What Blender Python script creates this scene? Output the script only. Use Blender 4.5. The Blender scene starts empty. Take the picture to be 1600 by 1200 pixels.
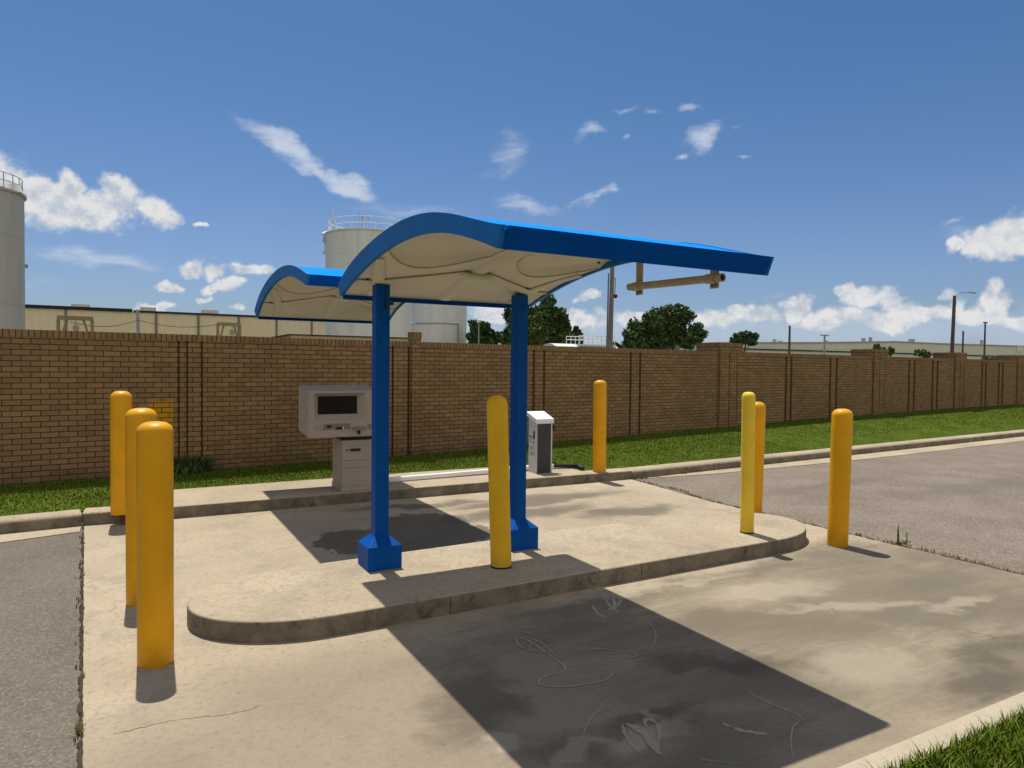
import bpy, bmesh, math, random
import numpy as np
from mathutils import Matrix, Vector
R_ = math.radians
random.seed(7); rng = np.random.default_rng(7)
S = bpy.context.scene
COL = S.collection
# ------------------------------------------------------------------ camera
CAMH = 1.6293; FPX = 1094.124
cR = Vector((0.87735283, -0.47973489, 0.01031718)); cU = Vector((0.00337883, 0.02767694, 0.99961121)); cF = Vector((0.47983392, 0.87697687, -0.02590339))
cd = bpy.data.cameras.new('camera'); cam = bpy.data.objects.new('camera', cd); COL.objects.link(cam)
cd.sensor_width = 36; cd.lens = 24.6178; cd.clip_start = 0.05; cd.clip_end = 6000
m = Matrix((cR, cU, -cF)).transposed().to_4x4(); m.translation = (0, 0, CAMH); cam.matrix_world = m
S.camera = cam
def ray(px, py): return cF*FPX + cR*(px-800) - cU*(py-600)
def at(px, py, Y):                    # world point seen at a photo pixel on the plane Y
    d = ray(px, py); t = Y/d.y; return Vector((d.x*t, Y, d.z*t+CAMH))
def gz(px, py, z=0.0):                # world point seen at a photo pixel on the height z
    d = ray(px, py); t = (z-CAMH)/d.z; return Vector((d.x*t, d.y*t, z))
# ------------------------------------------------------------------ node helpers
def setin(n, k, v):
    try: n.inputs[k].default_value = v
    except TypeError: n.inputs[k].default_value = (*v, 1) if hasattr(v, '__len__') else v
class T:
    def __init__(s, tree): s.t = tree; s.L = tree.links
    def n(s, typ, ins=None, **kw):
        x = s.t.nodes.new('ShaderNode'+typ)
        for k, v in kw.items(): setattr(x, k, v)
        for k, v in (ins or {}).items():
            if isinstance(v, bpy.types.NodeSocket): s.L.new(v, x.inputs[k])
            elif hasattr(v, '__len__') and len(v) == 3 and len(getattr(x.inputs[k], 'default_value', (0,))) == 4: x.inputs[k].default_value = (*v, 1)
            else: x.inputs[k].default_value = v
        return x
    def math(s, op, a, b=0.0, c=0.0, clamp=False):
        x = s.n('Math', {0: a, 1: b, 2: c}, operation=op); x.use_clamp = clamp; return x.outputs[0]
    def step(s, v, lo, hi, a=0.0, b=1.0):
        return s.n('MapRange', {'Value': v, 'From Min': lo, 'From Max': hi, 'To Min': a, 'To Max': b}, interpolation_type='SMOOTHSTEP').outputs[0]
    def noise(s, vec, scale, detail=4, rough=.55, dist=0.0):
        return s.n('TexNoise', {'Vector': vec, 'Scale': scale, 'Detail': detail, 'Roughness': rough, 'Distortion': dist}).outputs['Fac']
    def noisec(s, vec, scale, detail=3):
        return s.n('TexNoise', {'Vector': vec, 'Scale': scale, 'Detail': detail}).outputs['Color']
    def mix(s, f, a, b, mode='MIX'):
        x = s.n('Mix', data_type='RGBA', blend_type=mode)
        for i, v in ((0, f), (6, a), (7, b)):
            if isinstance(v, bpy.types.NodeSocket): s.L.new(v, x.inputs[i])
            elif i and hasattr(v, '__len__') and len(v) == 3: x.inputs[i].default_value = (*v, 1)
            else: x.inputs[i].default_value = v
        return x.outputs[2]
    def vmath(s, op, a, b=(0, 0, 0)):
        x = s.n('VectorMath', {0: a, 1: b}, operation=op); return x.outputs[0] if op not in ('LENGTH', 'DOT_PRODUCT') else x.outputs['Value']
    def scale(s, v, k): return s.n('VectorMath', {0: v, 'Scale': k}, operation='SCALE').outputs[0]
    def blobs(s, vec, lst):           # union of soft ellipses: (cx,cy,rx,ry,rot deg[,weight]) -> 1 at the centre, 0 on the rim
        out = None
        for e in lst:
            mp = s.n('Mapping', {'Vector': vec, 'Location': (e[0], e[1], 0), 'Rotation': (0, 0, R_(e[4])), 'Scale': (e[2], e[3], 1)}, vector_type='TEXTURE')
            d = s.math('SUBTRACT', 1.0, s.vmath('LENGTH', mp.outputs[0]))
            if len(e) > 5: d = s.math('MULTIPLY', s.math('MAXIMUM', d, 0.0), e[5])
            out = d if out is None else s.math('MAXIMUM', out, d)
        return out
# ------------------------------------------------------------------ world: sky and clouds, sun
SUN_EL = R_(71.7); SUN_ROT = R_(1.4)       # sun stands behind the scene, towards +Y
W = bpy.data.worlds.new('World'); S.world = W; W.use_nodes = True
wt = W.node_tree; wt.nodes.clear(); w = T(wt)
sky = w.n('TexSky', sky_type='NISHITA'); sky.sun_disc = False; sky.sun_elevation = SUN_EL; sky.sun_rotation = SUN_ROT
sky.altitude = 100; sky.air_density = 1.0; sky.dust_density = 1.1; sky.ozone_density = 1.6
tc = w.n('TexCoord').outputs['Generated']
sx = w.n('SeparateXYZ', {0: tc})
az = w.math('ARCTAN2', sx.outputs[0], sx.outputs[1]); el = w.math('ARCSINE', sx.outputs[2])
sph = w.n('CombineXYZ', {0: az, 1: el, 2: 0.0}).outputs[0]
def azel(px, py):
    d = ray(px, py).normalized(); return math.atan2(d.x, d.y), math.asin(d.z)
def E(px, py, rx, ry, rot=0, wt_=None):
    a, e = azel(px, py); a1, e1 = azel(px+5, py); a2, e2 = azel(px, py-5)
    o = (a, e, rx*math.hypot(a1-a, e1-e)/5, ry*math.hypot(a2-a, e2-e)/5, math.degrees(math.atan2(e1-e, a1-a))+rot)
    return o+((wt_,) if wt_ else ())
warp = w.vmath('ADD', sph, w.scale(w.vmath('SUBTRACT', w.noisec(sph, 22.0, 5), (.5, .5, .5)), 0.045))
cumulus = [E(120,325,150,42,-6), E(60,300,60,32,-20), E(105,290,28,38), E(185,310,48,38,0), E(245,330,48,36,-20), E(-60,290,150,60),
  E(305,415,26,18), E(330,425,22,16), E(358,446,36,14), E(330,447,20,12), E(395,421,44,15), E(262,447,32,10), E(318,463,20,7), E(240,478,30,10), E(370,480,16,6), E(317,350,14,5),
  E(1540,378,40,34), E(1590,372,60,40), E(1497,382,22,14), E(1562,395,50,22), E(1620,345,30,40),
  E(918,465,24,9), E(925,462,12,9), E(905,500,55,22,0), E(770,490,50,16), E(1000,505,40,16),
  E(1120,492,42,20), E(1150,485,20,16), E(1185,492,38,22), E(1245,482,34,22), E(1262,476,18,18), E(1320,448,24,14), E(1345,462,36,22), E(1385,468,36,24), E(1290,498,60,22), E(1320,495,30,20),
  E(1405,485,44,22), E(1440,492,40,18), E(1380,500,70,22), E(1470,490,40,18), E(1482,458,20,16), E(1500,480,20,24), E(1552,462,30,26), E(1566,478,26,34), E(1540,495,60,18), E(1600,500,60,22), E(1700,480,80,50)]
haze_bank = [E(1340,520,330,52), E(1600,515,200,55), E(930,525,160,40), E(1120,520,120,40), E(770,525,80,30)]
cirrus = [E(450,235,95,24,-32,.9), E(490,262,90,15,-32,.75), E(545,290,60,22,-22,1.0), E(510,275,70,13,-20,.7), E(400,205,60,20,-40,.4),
  E(150,400,150,26,-8,.5), E(100,395,80,22,-5,.5), E(190,410,90,14,-8,.5), E(800,240,45,48,35,.42), E(820,325,70,22,-8,.55), E(925,308,55,11,14,.5), E(955,298,25,7,25,.5), E(640,330,130,30,0,.35), E(790,270,60,14,10,.25),
  E(925,208,36,20,10,.6), E(1100,212,42,24,15,.72), E(1108,222,22,30,-35,.6), E(1070,250,26,9,15,.6), E(1075,172,26,9,0,.5), E(980,172,24,8,0,.35), E(1020,172,20,8,0,.3), E(975,218,14,8,0,.4), E(1165,250,16,5,0,.45), E(1150,203,16,8,0,.3),
  E(1520,375,80,40,0,.35), E(1230,460,100,12,8,.25), E(1490,345,40,10,30,.3), E(80,440,120,20,0,.2)]
dn = w.math('SUBTRACT', w.noise(sph, 30.0, 6, .62), .5)
dc = w.math('ADD', w.blobs(warp, cumulus), w.math('MULTIPLY', dn, 1.15))
mcu = w.step(dc, 0.02, 0.50)
mhz = w.math('MULTIPLY', w.step(w.math('ADD', w.blobs(warp, haze_bank), w.math('MULTIPLY', dn, .8)), 0-.05, .65), .72)
# fine streaks: the noise space is squeezed across the streak direction
st = w.n('Mapping', {'Vector': sph, 'Rotation': (0, 0, R_(32)), 'Scale': (14, 60, 1)}).outputs[0]
stn = w.noise(st, 1.0, 8, .74, .8)
cib = w.blobs(warp, cirrus)
mci = w.math('MULTIPLY', w.step(w.math('ADD', cib, w.math('MULTIPLY', w.math('SUBTRACT', stn, .52), 1.1)), -.05, .80), w.math('MULTIPLY', w.step(cib, 0.0, .30), .72))
# self shading of the cumulus: lit towards the top, grey-blue in the thick of the base
sh2 = w.vmath('ADD', sph, (0.0, .014, 0.0))
lit = w.math('SUBTRACT', w.noise(sph, 30.0, 6, .62), w.noise(sh2, 30.0, 6, .62))
lit = w.step(w.math('ADD', lit, w.math('MULTIPLY', w.math('SUBTRACT', w.noise(sph, 11.0, 4, .5), .5), .25)), -.20, .12)
ccol = w.mix(lit, (.60, .68, .78), (.95, .95, .96))
skyb = w.n('HueSaturation', {'Color': sky.outputs[0], 'Saturation': 1.0, 'Value': 1.0, 'Hue': .5})
bg = w.n('Background', {'Color': w.mix(1.0, skyb.outputs[0], w.mix(w.step(el, .04, .46), (.655, .76, .99), (.415, .68, .90)), 'MULTIPLY'), 'Strength': 0.097})
bh = w.n('Background', {'Color': (.52, .63, .78), 'Strength': 0.9})
bc = w.n('Background', {'Color': ccol, 'Strength': 0.80})
bi = w.n('Background', {'Color': (.80, .86, .95), 'Strength': 0.85})
m0 = w.n('MixShader', {0: mhz, 1: bg.outputs[0], 2: bh.outputs[0]})
m1 = w.n('MixShader', {0: mci, 1: m0.outputs[0], 2: bi.outputs[0]})
m2 = w.n('MixShader', {0: mcu, 1: m1.outputs[0], 2: bc.outputs[0]})
# unseen broken cloud added behind the camera to fill and warm the shade
mb = w.math('MULTIPLY', w.step(w.noise(tc, 2.6, 6, .6), .40, .56), w.step(sx.outputs[1], .05, -.30))
bb_ = w.n('Background', {'Color': (1.0, .93, .83), 'Strength': .82})
m2 = w.n('MixShader', {0: mb, 1: m2.outputs[0], 2: bb_.outputs[0]})
w.n('OutputWorld', {'Surface': m2.outputs[0]})
sl = bpy.data.lights.new('sun', 'SUN'); sl.energy = 4.9; sl.angle = R_(.53); sl.color = (1, .955, .87)
so = bpy.data.objects.new('sun', sl); COL.objects.link(so)
so.rotation_euler = Vector((0.008, .33, 1)).to_track_quat('Z', 'Y').to_euler(); so.location = (0, 20, 40)
S.view_settings.view_transform = 'Standard'; S.view_settings.look = 'None'; S.view_settings.exposure = 0.0; S.view_settings.gamma = 1
# ------------------------------------------------------------------ materials
def mat(name, fn, rough=.7, spec=.3, metal=0.0, bump=None):
    mm = bpy.data.materials.new(name); mm.use_nodes = True; t = T(mm.node_tree); t.t.nodes.clear()
    b = t.n('BsdfPrincipled', {'Roughness': rough, 'Metallic': metal, 'Specular IOR Level': spec})
    t.pos = t.n('NewGeometry').outputs['Position']; t.b = b
    c = fn(t) if callable(fn) else fn
    if isinstance(c, bpy.types.NodeSocket): t.L.new(c, b.inputs['Base Color'])
    else: b.inputs['Base Color'].default_value = (*c, 1)
    t.n('OutputMaterial', {'Surface': b.outputs[0]})
    return mm
def bump(t, h, strength, dist=.01):
    t.L.new(t.n('Bump', {'Height': h, 'Strength': strength, 'Distance': dist}).outputs[0], t.b.inputs['Normal'])
def paint(name, col, var=.12, rough=.4, spec=.4, scale=6.0, dirt=(.25, .2, .12), dirt_amt=.12, metal=0.0):
    def f(t):
        oc = t.n('TexCoord').outputs['Object']
        n1 = t.noise(oc, scale, 5, .6); n2 = t.noise(oc, scale*7, 4, .6)
        c = t.mix(t.step(n1, .3, .7), tuple(x*(1-var) for x in col), tuple(min(1, x*(1+var)) for x in col))
        c = t.mix(t.math('MULTIPLY', t.step(n2, .56, .78), dirt_amt), c, dirt)
        r = t.n('MapRange', {'Value': n1, 'To Min': rough-.1, 'To Max': rough+.12}).outputs[0]; t.L.new(r, t.b.inputs['Roughness'])
        bump(t, n2, .05, .004)
        return c
    return mat(name, f, rough, spec, metal)
M = {}
M['blue'] = paint('blue_paint', (.0005, .075, .34), .06, .5, .1, 6.0, (.008, .07, .2), .3)
M['blue_roof'] = paint('sunlit_blue_roof', (.0008, .235, .86), .05, .75, .04, 6.0, (.01, .12, .4), .25)  # canopy blue lifted, sunlight painted into the roof colour
M['blue_fascia'] = paint('shaded_blue_fascia', (.0003, .073, .40), .06, .6, .04, 4.0, (.008, .06, .16), .25)  # same blue deepened, shade painted into the straight fascia colour
M['blue_gable'] = paint('weathered_blue_paint', (.005, .148, .45), .12, .55, .22, 9.0, (.02, .11, .28), .4)
def sleeve(col, dirt, amt, rough):
    def f(t):
        oc = t.n('TexCoord').outputs['Object']; z = t.n('SeparateXYZ', {0: oc}).outputs[2]; p = t.pos
        n1 = t.noise(p, 4.0, 5, .6); n2 = t.noise(p, 26.0, 6, .72); n3 = t.noise(t.n('Mapping', {'Vector': p, 'Scale': (30, 30, 2.5)}).outputs[0], 1.0, 4, .6)
        c = t.mix(t.step(n1, .3, .7), tuple(v*.93 for v in col), tuple(min(1, v*1.07) for v in col))
        c = t.mix(t.math('MULTIPLY', t.step(n3, .55, .78), amt*.8), c, dirt)
        c = t.mix(t.math('MULTIPLY', t.step(n2, .60, .72), amt*1.6), c, dirt)
        low = t.math('MULTIPLY', t.step(t.math('ADD', z, t.math('MULTIPLY', n2, .22)), .30, .10), .5)
        c = t.mix(low, c, dirt)
        v = t.n('TexVoronoi', {'Vector': p, 'Scale': 9.0}); sp = t.math('MULTIPLY', t.step(v.outputs['Distance'], .10, .05), t.step(t.n('SeparateColor', {0: v.outputs['Color']}).outputs[0], .72, .76))
        c = t.mix(t.math('MULTIPLY', sp, .55), c, tuple(v_*.35 for v_ in dirt))
        t.L.new(t.n('MapRange', {'Value': n2, 'To Min': rough-.12, 'To Max': rough+.2}).outputs[0], t.b.inputs['Roughness'])
        bump(t, t.math('ADD', n1, t.math('MULTIPLY', n2, .15)), .12, .01)
        return c
    return f
M['yellow'] = mat('yellow_sleeve', sleeve((.75, .358, .0006), (.40, .18, .008), .09, .36), .36, .32)
M['paleyellow'] = mat('faded_yellow_sleeve', sleeve((.83, .48, .022), (.52, .34, .05), .15, .55), .55, .2)
M['lemon'] = mat('pale_lemon_sleeve', sleeve((.86, .585, .05), (.58, .40, .08), .15, .55), .55, .2)
M['brownpipe'] = paint('rusty_pipe', (.13, .045, .03), .3, .8, .2, 20.0)
M['black'] = paint('black_plastic', (.018, .018, .02), .2, .5, .3)
M['darkgrey'] = paint('dark_grey_panel', (.05, .052, .055), .12, .55, .25, 10.0)
M['screen'] = mat('dark_screen', (.006, .005, .004), .25, .2)
M['mast'] = paint('weathered_steel', (.22, .19, .165), .15, .6, .3, 8.0)
M['timber'] = paint('brown_timber', (.34, .26, .165), .15, .85, .1, 8.0)
M['kiosk'] = paint('grey_putty_paint', (.385, .325, .285), .05, .55, .2, 4.0, (.2, .16, .12), .2)
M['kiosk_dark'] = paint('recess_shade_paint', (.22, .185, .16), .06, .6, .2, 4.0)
M['boxgrey'] = paint('light_grey_cabinet', (.58, .60, .62), .04, .45, .35, 4.0)
M['boxwhite'] = paint('white_cabinet_lid', (.80, .81, .82), .03, .4, .4, 4.0)
M['white'] = paint('white_arm_paint', (.78, .79, .80), .04, .4, .4, 4.0, (.3, .28, .25), .25)
M['steel'] = paint('aged_bronze_steel', (.46, .385, .29), .12, .5, .4, 12.0, metal=.2)
M['gal'] = paint('galvanised_steel', (.36, .36, .36), .12, .5, .4, 8.0)
M['wood'] = paint('weathered_pole', (.13, .10, .08), .2, .85, .15, 6.0)
M['railw'] = paint('white_rail', (.72, .73, .74), .05, .5, .3)
M['trim'] = paint('dark_roof_trim', (.022, .02, .022), .1, .6, .3)
def soffit(t):
    oc = t.n('TexCoord').outputs['Object']; n = t.noise(oc, 3.0, 6, .6); n2 = t.noise(oc, 22.0, 5, .65)
    c = t.mix(t.step(n, .3, .7), (.59, .55, .48), (.65, .61, .54))
    return t.mix(t.math('MULTIPLY', t.step(n2, .60, .75), .2), c, (.5, .43, .34))
M['soffit'] = mat('cream_soffit', soffit, .7, .2)
M['seam'] = mat('soffit_seam', (.40, .35, .28), .8, .1)
def concrete(t, stains=True, k=1.0):
    p = t.pos
    big = t.noise(p, .55, 5, .6, .4); mid = t.noise(p, 2.6, 6, .65, .3); fine = t.noise(p, 26.0, 7, .75); grit = t.noise(p, 46.0, 6, .85)
    c = t.mix(t.step(big, .3, .7), (.365, .295, .205), (.452, .370, .262))
    c = t.mix(t.math('MULTIPLY', t.step(mid, .46, .72), .5), c, (.235, .205, .155))
    c = t.mix(t.math('MULTIPLY', t.step(fine, .48, .70), .6), c, (.18, .157, .118))
    c = t.mix(t.math('MULTIPLY', t.step(grit, .57, .66), .75), c, (.12, .103, .078))
    c = t.mix(t.math('MULTIPLY', t.step(grit, .43, .33), .6), c, (.56, .505, .40))
    t.fine = fine; t.mid = mid; t.grit = grit; t.big = big
    return c
def pad(t):
    c = concrete(t); p = t.pos
    wp = t.vmath('ADD', p, t.scale(t.vmath('SUBTRACT', t.noisec(p, 1.5, 4), (.5, .5, .5)), .7))
    wf = t.vmath('ADD', p, t.scale(t.vmath('SUBTRACT', t.noisec(p, 5.0, 5), (.5, .5, .5)), .35))
    # tyre-worn dark lane on the exit side, long in X
    lane = t.blobs(wp, [(4.6,2.75,2.0,.42,-6), (3.3,3.25,1.5,.30,-8), (5.6,2.3,1.0,.5,0), (4.6,1.95,.8,.22,0), (2.9,3.85,1.3,.22,-3), (3.1,2.5,1.2,.5,-20), (2.2,2.2,.8,.25,0), (5.3,3.2,.9,.35,0), (5.6,4.0,.9,.6,0), (6.2,3.6,.5,.9,0), (4.2,2.0,1.3,.30,0), (5.6,2.0,.9,.5,0), (3.9,3.0,1.5,.2,-8), (4.4,3.95,1.6,.16,-2), (2.45,3.6,1.1,.3,0)])
    n = t.noise(t.n('Mapping', {'Vector': p, 'Rotation': (0, 0, R_(6)), 'Scale': (2.2, 8.0, 1)}).outputs[0], 1.0, 7, .72, .6)
    f = t.step(t.math('ADD', lane, t.math('MULTIPLY', t.math('SUBTRACT', n, .5), 1.5)), -.25, .85)
    c = t.mix(t.math('MULTIPLY', f, .68), c, (.092, .078, .056))
    c = t.mix(t.math('MULTIPLY', t.step(t.blobs(wp, [(1.6,2.5,2.9,1.9,0), (4.6,2.9,2.6,1.6,0)]), 0, .45), .52), c, (.185, .150, .106))
    c = t.mix(t.math('MULTIPLY', t.step(t.math('ADD', t.blobs(wp, [(5.0,3.1,1.7,1.1,0), (5.9,2.2,.7,.8,0), (3.6,3.1,1.0,.5,-8)]), t.math('MULTIPLY', t.math('SUBTRACT', n, .5), .9)), -.05, .6), .45), c, (.135, .113, .082))
    drip = t.blobs(wf, [(2.75,2.85,.5,.2,-35), (1.62,2.45,.35,.2,-30), (2.9,2.75,.6,.18,-30), (2.05,2.5,.5,.12,0), (3.95,1.95,.55,.22,0), (4.3,2.2,.4,.2,20), (1.45,3.0,.3,.6,-30), (4.55,2.22,.45,.22,0), (1.6,3.0,.12,.3,0)])
    c = t.mix(t.math('MULTIPLY', t.step(t.math('ADD', drip, t.math('MULTIPLY', t.math('SUBTRACT', n, .5), .8)), 0.0, .75), .5), c, (.05, .043, .033))
    back = t.blobs(wp, [(4.4,7.3,1.7,.4,0), (3.8,6.7,1.3,.35,0), (5.0,6.3,.9,.3,0), (3.0,7.6,1.2,.2,0)])
    c = t.mix(t.math('MULTIPLY', t.step(t.math('ADD', back, t.math('MULTIPLY', t.math('SUBTRACT', n, .5), .8)), 0, .6), .8), c, (.12, .104, .078))
    # wet-looking spill with a crisp edge, and pale scraped patches
    ws = t.vmath('ADD', wf, t.scale(t.vmath('SUBTRACT', t.noisec(p, 13.0, 5), (.5, .5, .5)), .22))
    spill = t.blobs(ws, [(1.85,6.3,.40,.5,0), (2.3,6.35,.5,.45,0), (2.7,6.75,.46,.5,20), (2.75,6.15,.45,.4,0), (2.3,5.95,.7,.3,0)])
    c = t.mix(t.math('MULTIPLY', t.step(spill, .02, .12), .75), c, (.075, .068, .055))
    pale = t.blobs(wf, [(1.66,2.42,.26,.07,12), (2.0,2.38,.3,.06,-6), (1.42,2.62,.08,.12,0), (4.15,3.55,.75,.22,-10), (4.35,3.05,.8,.13,-18), (3.55,2.4,.5,.3,0), (3.4,4.0,1.2,.1,-3), (5.1,2.75,.5,.12,0), (2.1,2.53,.04,.12,15)])
    c = t.mix(t.math('MULTIPLY', t.step(t.math('ADD', pale, t.math('MULTIPLY', t.math('SUBTRACT', t.fine, .5), .9)), .0, .6), .38), c, (.46, .40, .295))
    # hairline cracks
    vo = t.n('TexVoronoi', {'Vector': wf, 'Scale': .55}, feature='DISTANCE_TO_EDGE').outputs['Distance']
    cr = t.math('MULTIPLY', t.step(vo, .006, .001), t.step(t.big, .5, .62))
    c = t.mix(t.math('MULTIPLY', cr, .55), c, (.11, .095, .07))
    bump(t, t.math('ADD', t.math('MULTIPLY', t.fine, .6), t.math('MULTIPLY', t.grit, .4)), .6, .008)
    return c
M['pad'] = mat('worn_pad_concrete', pad, .85, .2)
def kerbmat(t):
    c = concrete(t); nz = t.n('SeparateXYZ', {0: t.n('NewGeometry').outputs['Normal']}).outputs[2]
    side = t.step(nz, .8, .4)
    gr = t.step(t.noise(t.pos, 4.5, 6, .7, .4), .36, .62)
    c = t.mix(t.math('MULTIPLY', side, t.math('MULTIPLY_ADD', gr, .32, .62)), c, (.125, .11, .083))  # upright faces darkened to paint in their shade, mottled with stain
    x = t.n('SeparateXYZ', {0: t.pos}).outputs[0]
    fr = t.math('ABSOLUTE', t.math('SUBTRACT', t.math('FRACT', t.math('MULTIPLY_ADD', x, .62, .36)), .5))
    c = t.mix(t.math('MULTIPLY', t.math('MULTIPLY', t.step(fr, .0035, .0015), side), .8), c, (.05, .045, .035))
    sc = t.step(t.noise(t.pos, 9.0, 7, .75, .8), .54, .66)
    c = t.mix(t.math('MULTIPLY', t.math('MULTIPLY', sc, side), .75), c, (.06, .05, .036))
    bump(t, t.fine, .4, .008)
    return c
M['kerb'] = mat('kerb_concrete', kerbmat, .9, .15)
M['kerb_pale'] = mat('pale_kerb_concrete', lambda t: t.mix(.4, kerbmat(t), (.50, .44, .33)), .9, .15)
def asphalt(t):
    p = t.pos; n = t.noise(p, 1.1, 5, .6, .3); f = t.noise(p, 60.0, 5, .75)
    v = t.n('TexVoronoi', {'Vector': p, 'Scale': 100.0}); vc = t.n('SeparateColor', {0: v.outputs['Color']}).outputs[0]
    c = t.mix(t.step(n, .3, .7), (.168, .132, .098), (.228, .184, .143))
    c = t.mix(t.math('MULTIPLY', t.step(vc, .60, 1.0), .6), c, (.38, .325, .27))
    c = t.mix(t.math('MULTIPLY', t.step(vc, .35, .0), .6), c, (.085, .075, .068))
    c = t.mix(t.math('MULTIPLY', t.step(f, .52, .72), .55), c, (.10, .088, .08))
    x = t.n('SeparateXYZ', {0: p}).outputs[0]
    c = t.mix(t.step(x, 1.0, 5.0, .42, 0.0), c, (.10, .088, .08))
    d = t.step(t.math('ADD', t.blobs(p, [(10.5,5.5,3.0,.5,3), (9,6.5,2.5,.3,5), (13,5,4,.5,3)]), t.math('MULTIPLY', t.math('SUBTRACT', t.noise(p, 2.0, 5, .65), .5), 1.3)), .0, .9)
    c = t.mix(t.math('MULTIPLY', d, .45), c, (.11, .098, .09))
    bump(t, t.math('ADD', t.math('MULTIPLY', vc, .5), f), .5, .008)
    return c
M['asphalt'] = mat('old_asphalt', asphalt, .9, .15)
def soil(t):
    p = t.pos; n = t.noise(p, 2.2, 5, .6); f = t.noise(p, 45.0, 5, .7)
    c = t.mix(t.step(n, .3, .7), (.05, .08, .008), (.09, .12, .014))
    return t.mix(t.math('MULTIPLY', t.step(f, .5, .75), .55), c, (.028, .045, .008))
M['lawn'] = mat('lawn_turf', soil, .95, .05)
def blade(t):
    g = t.n('NewGeometry'); r = g.outputs['Random Per Island']
    pt = t.noise(t.pos, 1.6, 4, .6)
    c = t.mix(r, (.062, .108, .006), (.165, .208, .022))
    c = t.mix(t.math('MULTIPLY', t.step(pt, .5, .75), .45), c, (.22, .24, .06))
    return t.mix(t.step(r, .95, .97), c, (.26, .24, .09))
M['blade'] = mat('grass_blade', blade, .7, .08)
def farland(t):
    n = t.noise(t.pos, .05, 5, .6); return t.mix(n, (.07, .09, .03), (.14, .13, .07))
M['far'] = mat('far_ground', farland, .95, .05)
def bricks(soldier=False):
    def f(t):
        tcn = t.n('TexCoord'); oc = tcn.outputs['Object']; s = t.n('SeparateXYZ', {0: oc}); nn = t.n('SeparateXYZ', {0: tcn.outputs['Normal']})
        u = t.math('ADD', t.math('MULTIPLY', s.outputs[0], t.math('ABSOLUTE', nn.outputs[1])), t.math('MULTIPLY', s.outputs[1], t.math('ABSOLUTE', nn.outputs[0])))
        u = t.math('ADD', u, t.math('MULTIPLY', s.outputs[0], t.math('ABSOLUTE', nn.outputs[2])))
        vec = t.n('CombineXYZ', {0: u, 1: t.math('ADD', s.outputs[2], t.math('MULTIPLY', s.outputs[1], t.math('ABSOLUTE', nn.outputs[2]))), 2: 0.0}).outputs[0]
        jit = t.scale(t.vmath('SUBTRACT', t.noisec(oc, 9.0, 2), (.5, .5, .5)), .007)
        vec = t.vmath('ADD', vec, jit)
        kw = dict(offset=.5, offset_frequency=2)
        ins = {'Vector': vec, 'Scale': 1.0, 'Mortar Size': .0056, 'Mortar Smooth': .25, 'Bias': 0.0, 'Color1': (0, 0, 0), 'Color2': (1, 1, 1), 'Mortar': (0, 0, 0)}
        ins['Brick Width'], ins['Row Height'] = (.061, .5) if soldier else (.185, .0652)
        b = t.n('TexBrick', ins, **kw)
        n1 = t.noise(oc, 40.0, 5, .7); n2 = t.noise(oc, .8, 5, .6); n3 = t.noise(oc, 6.0, 5, .6)
        tone = t.n('SeparateColor', {0: b.outputs['Color']}).outputs[0]
        c = t.mix(tone, (.235, .148, .072), (.33, .212, .106))
        c = t.mix(t.math('MULTIPLY', t.step(n1, .45, .75), .55), c, (.15, .09, .045))
        c = t.mix(t.math('MULTIPLY', t.step(n2, .42, .7), .38), c, (.17, .105, .055))
        c = t.mix(t.math('MULTIPLY', t.step(n3, .55, .75), .3), c, (.14, .09, .05))
        z = s.outputs[2]
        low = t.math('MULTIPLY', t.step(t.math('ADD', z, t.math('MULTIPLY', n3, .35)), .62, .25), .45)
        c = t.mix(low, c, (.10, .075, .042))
        if not soldier:     # old yellow paint daubed on a patch of bricks, pale scars, grime along the joints
            ym = t.blobs(oc, [(.3, .92, .2, .22, 0)])
            xm = t.math('MULTIPLY', t.step(s.outputs[0], .18, .20), t.step(s.outputs[0], .505, .498))
            zm = t.math('MULTIPLY', t.step(z, .66, .68), t.step(z, 1.135, 1.125))
            tri = t.step(t.math('ADD', s.outputs[0], t.math('MULTIPLY', z, -.35)), -.17, -.12)
            c = t.mix(t.math('MULTIPLY', t.math('MULTIPLY', xm, zm), t.math('MULTIPLY', tri, t.step(n1, .25, .5, .5, .95))), c, (.52, .27, .012))
            sp = t.n('TexVoronoi', {'Vector': oc, 'Scale': 1.1}); spd = t.step(sp.outputs['Distance'], .035, .022)
            spr = t.step(t.n('SeparateColor', {0: sp.outputs['Color']}).outputs[1], .45, .5)
            c = t.mix(t.math('MULTIPLY', t.math('MULTIPLY', spd, spr), .8), c, (.55, .52, .48))
        mort = t.mix(n3, (.040, .025, .014), (.085, .054, .031))
        c = t.mix(b.outputs['Fac'], c, mort)
        bump(t, t.math('SUBTRACT', t.math('MULTIPLY', n1, .25), b.outputs['Fac']), .7, .006)
        return c
    return f
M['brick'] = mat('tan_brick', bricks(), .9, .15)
M['soldier'] = mat('soldier_course_brick', bricks(True), .9, .15)
M['groove'] = mat('stained_joint', lambda t: t.mix(t.noise(t.pos, 8.0, 5, .6), (.055, .035, .020), (.14, .092, .054)), .95, .05)
def tankm(t):
    oc = t.n('TexCoord').outputs['Object']; s = t.n('SeparateXYZ', {0: oc})
    st = t.n('Mapping', {'Vector': oc, 'Scale': (2.2, 2.2, .12)}).outputs[0]
    n = t.noise(st, 1.5, 6, .65); n2 = t.noise(oc, .6, 4, .6)
    c = t.mix(t.step(n, .35, .7), (.82, .80, .76), (.73, .70, .65))
    c = t.mix(t.math('MULTIPLY', t.step(n2, .5, .75), .3), c, (.62, .58, .52))
    fr = t.math('ABSOLUTE', t.math('SUBTRACT', t.math('FRACT', t.math('MULTIPLY', s.outputs[2], .42)), .5))
    return t.mix(t.math('MULTIPLY', t.step(fr, .008, .003), .35), c, (.36, .33, .29))
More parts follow.
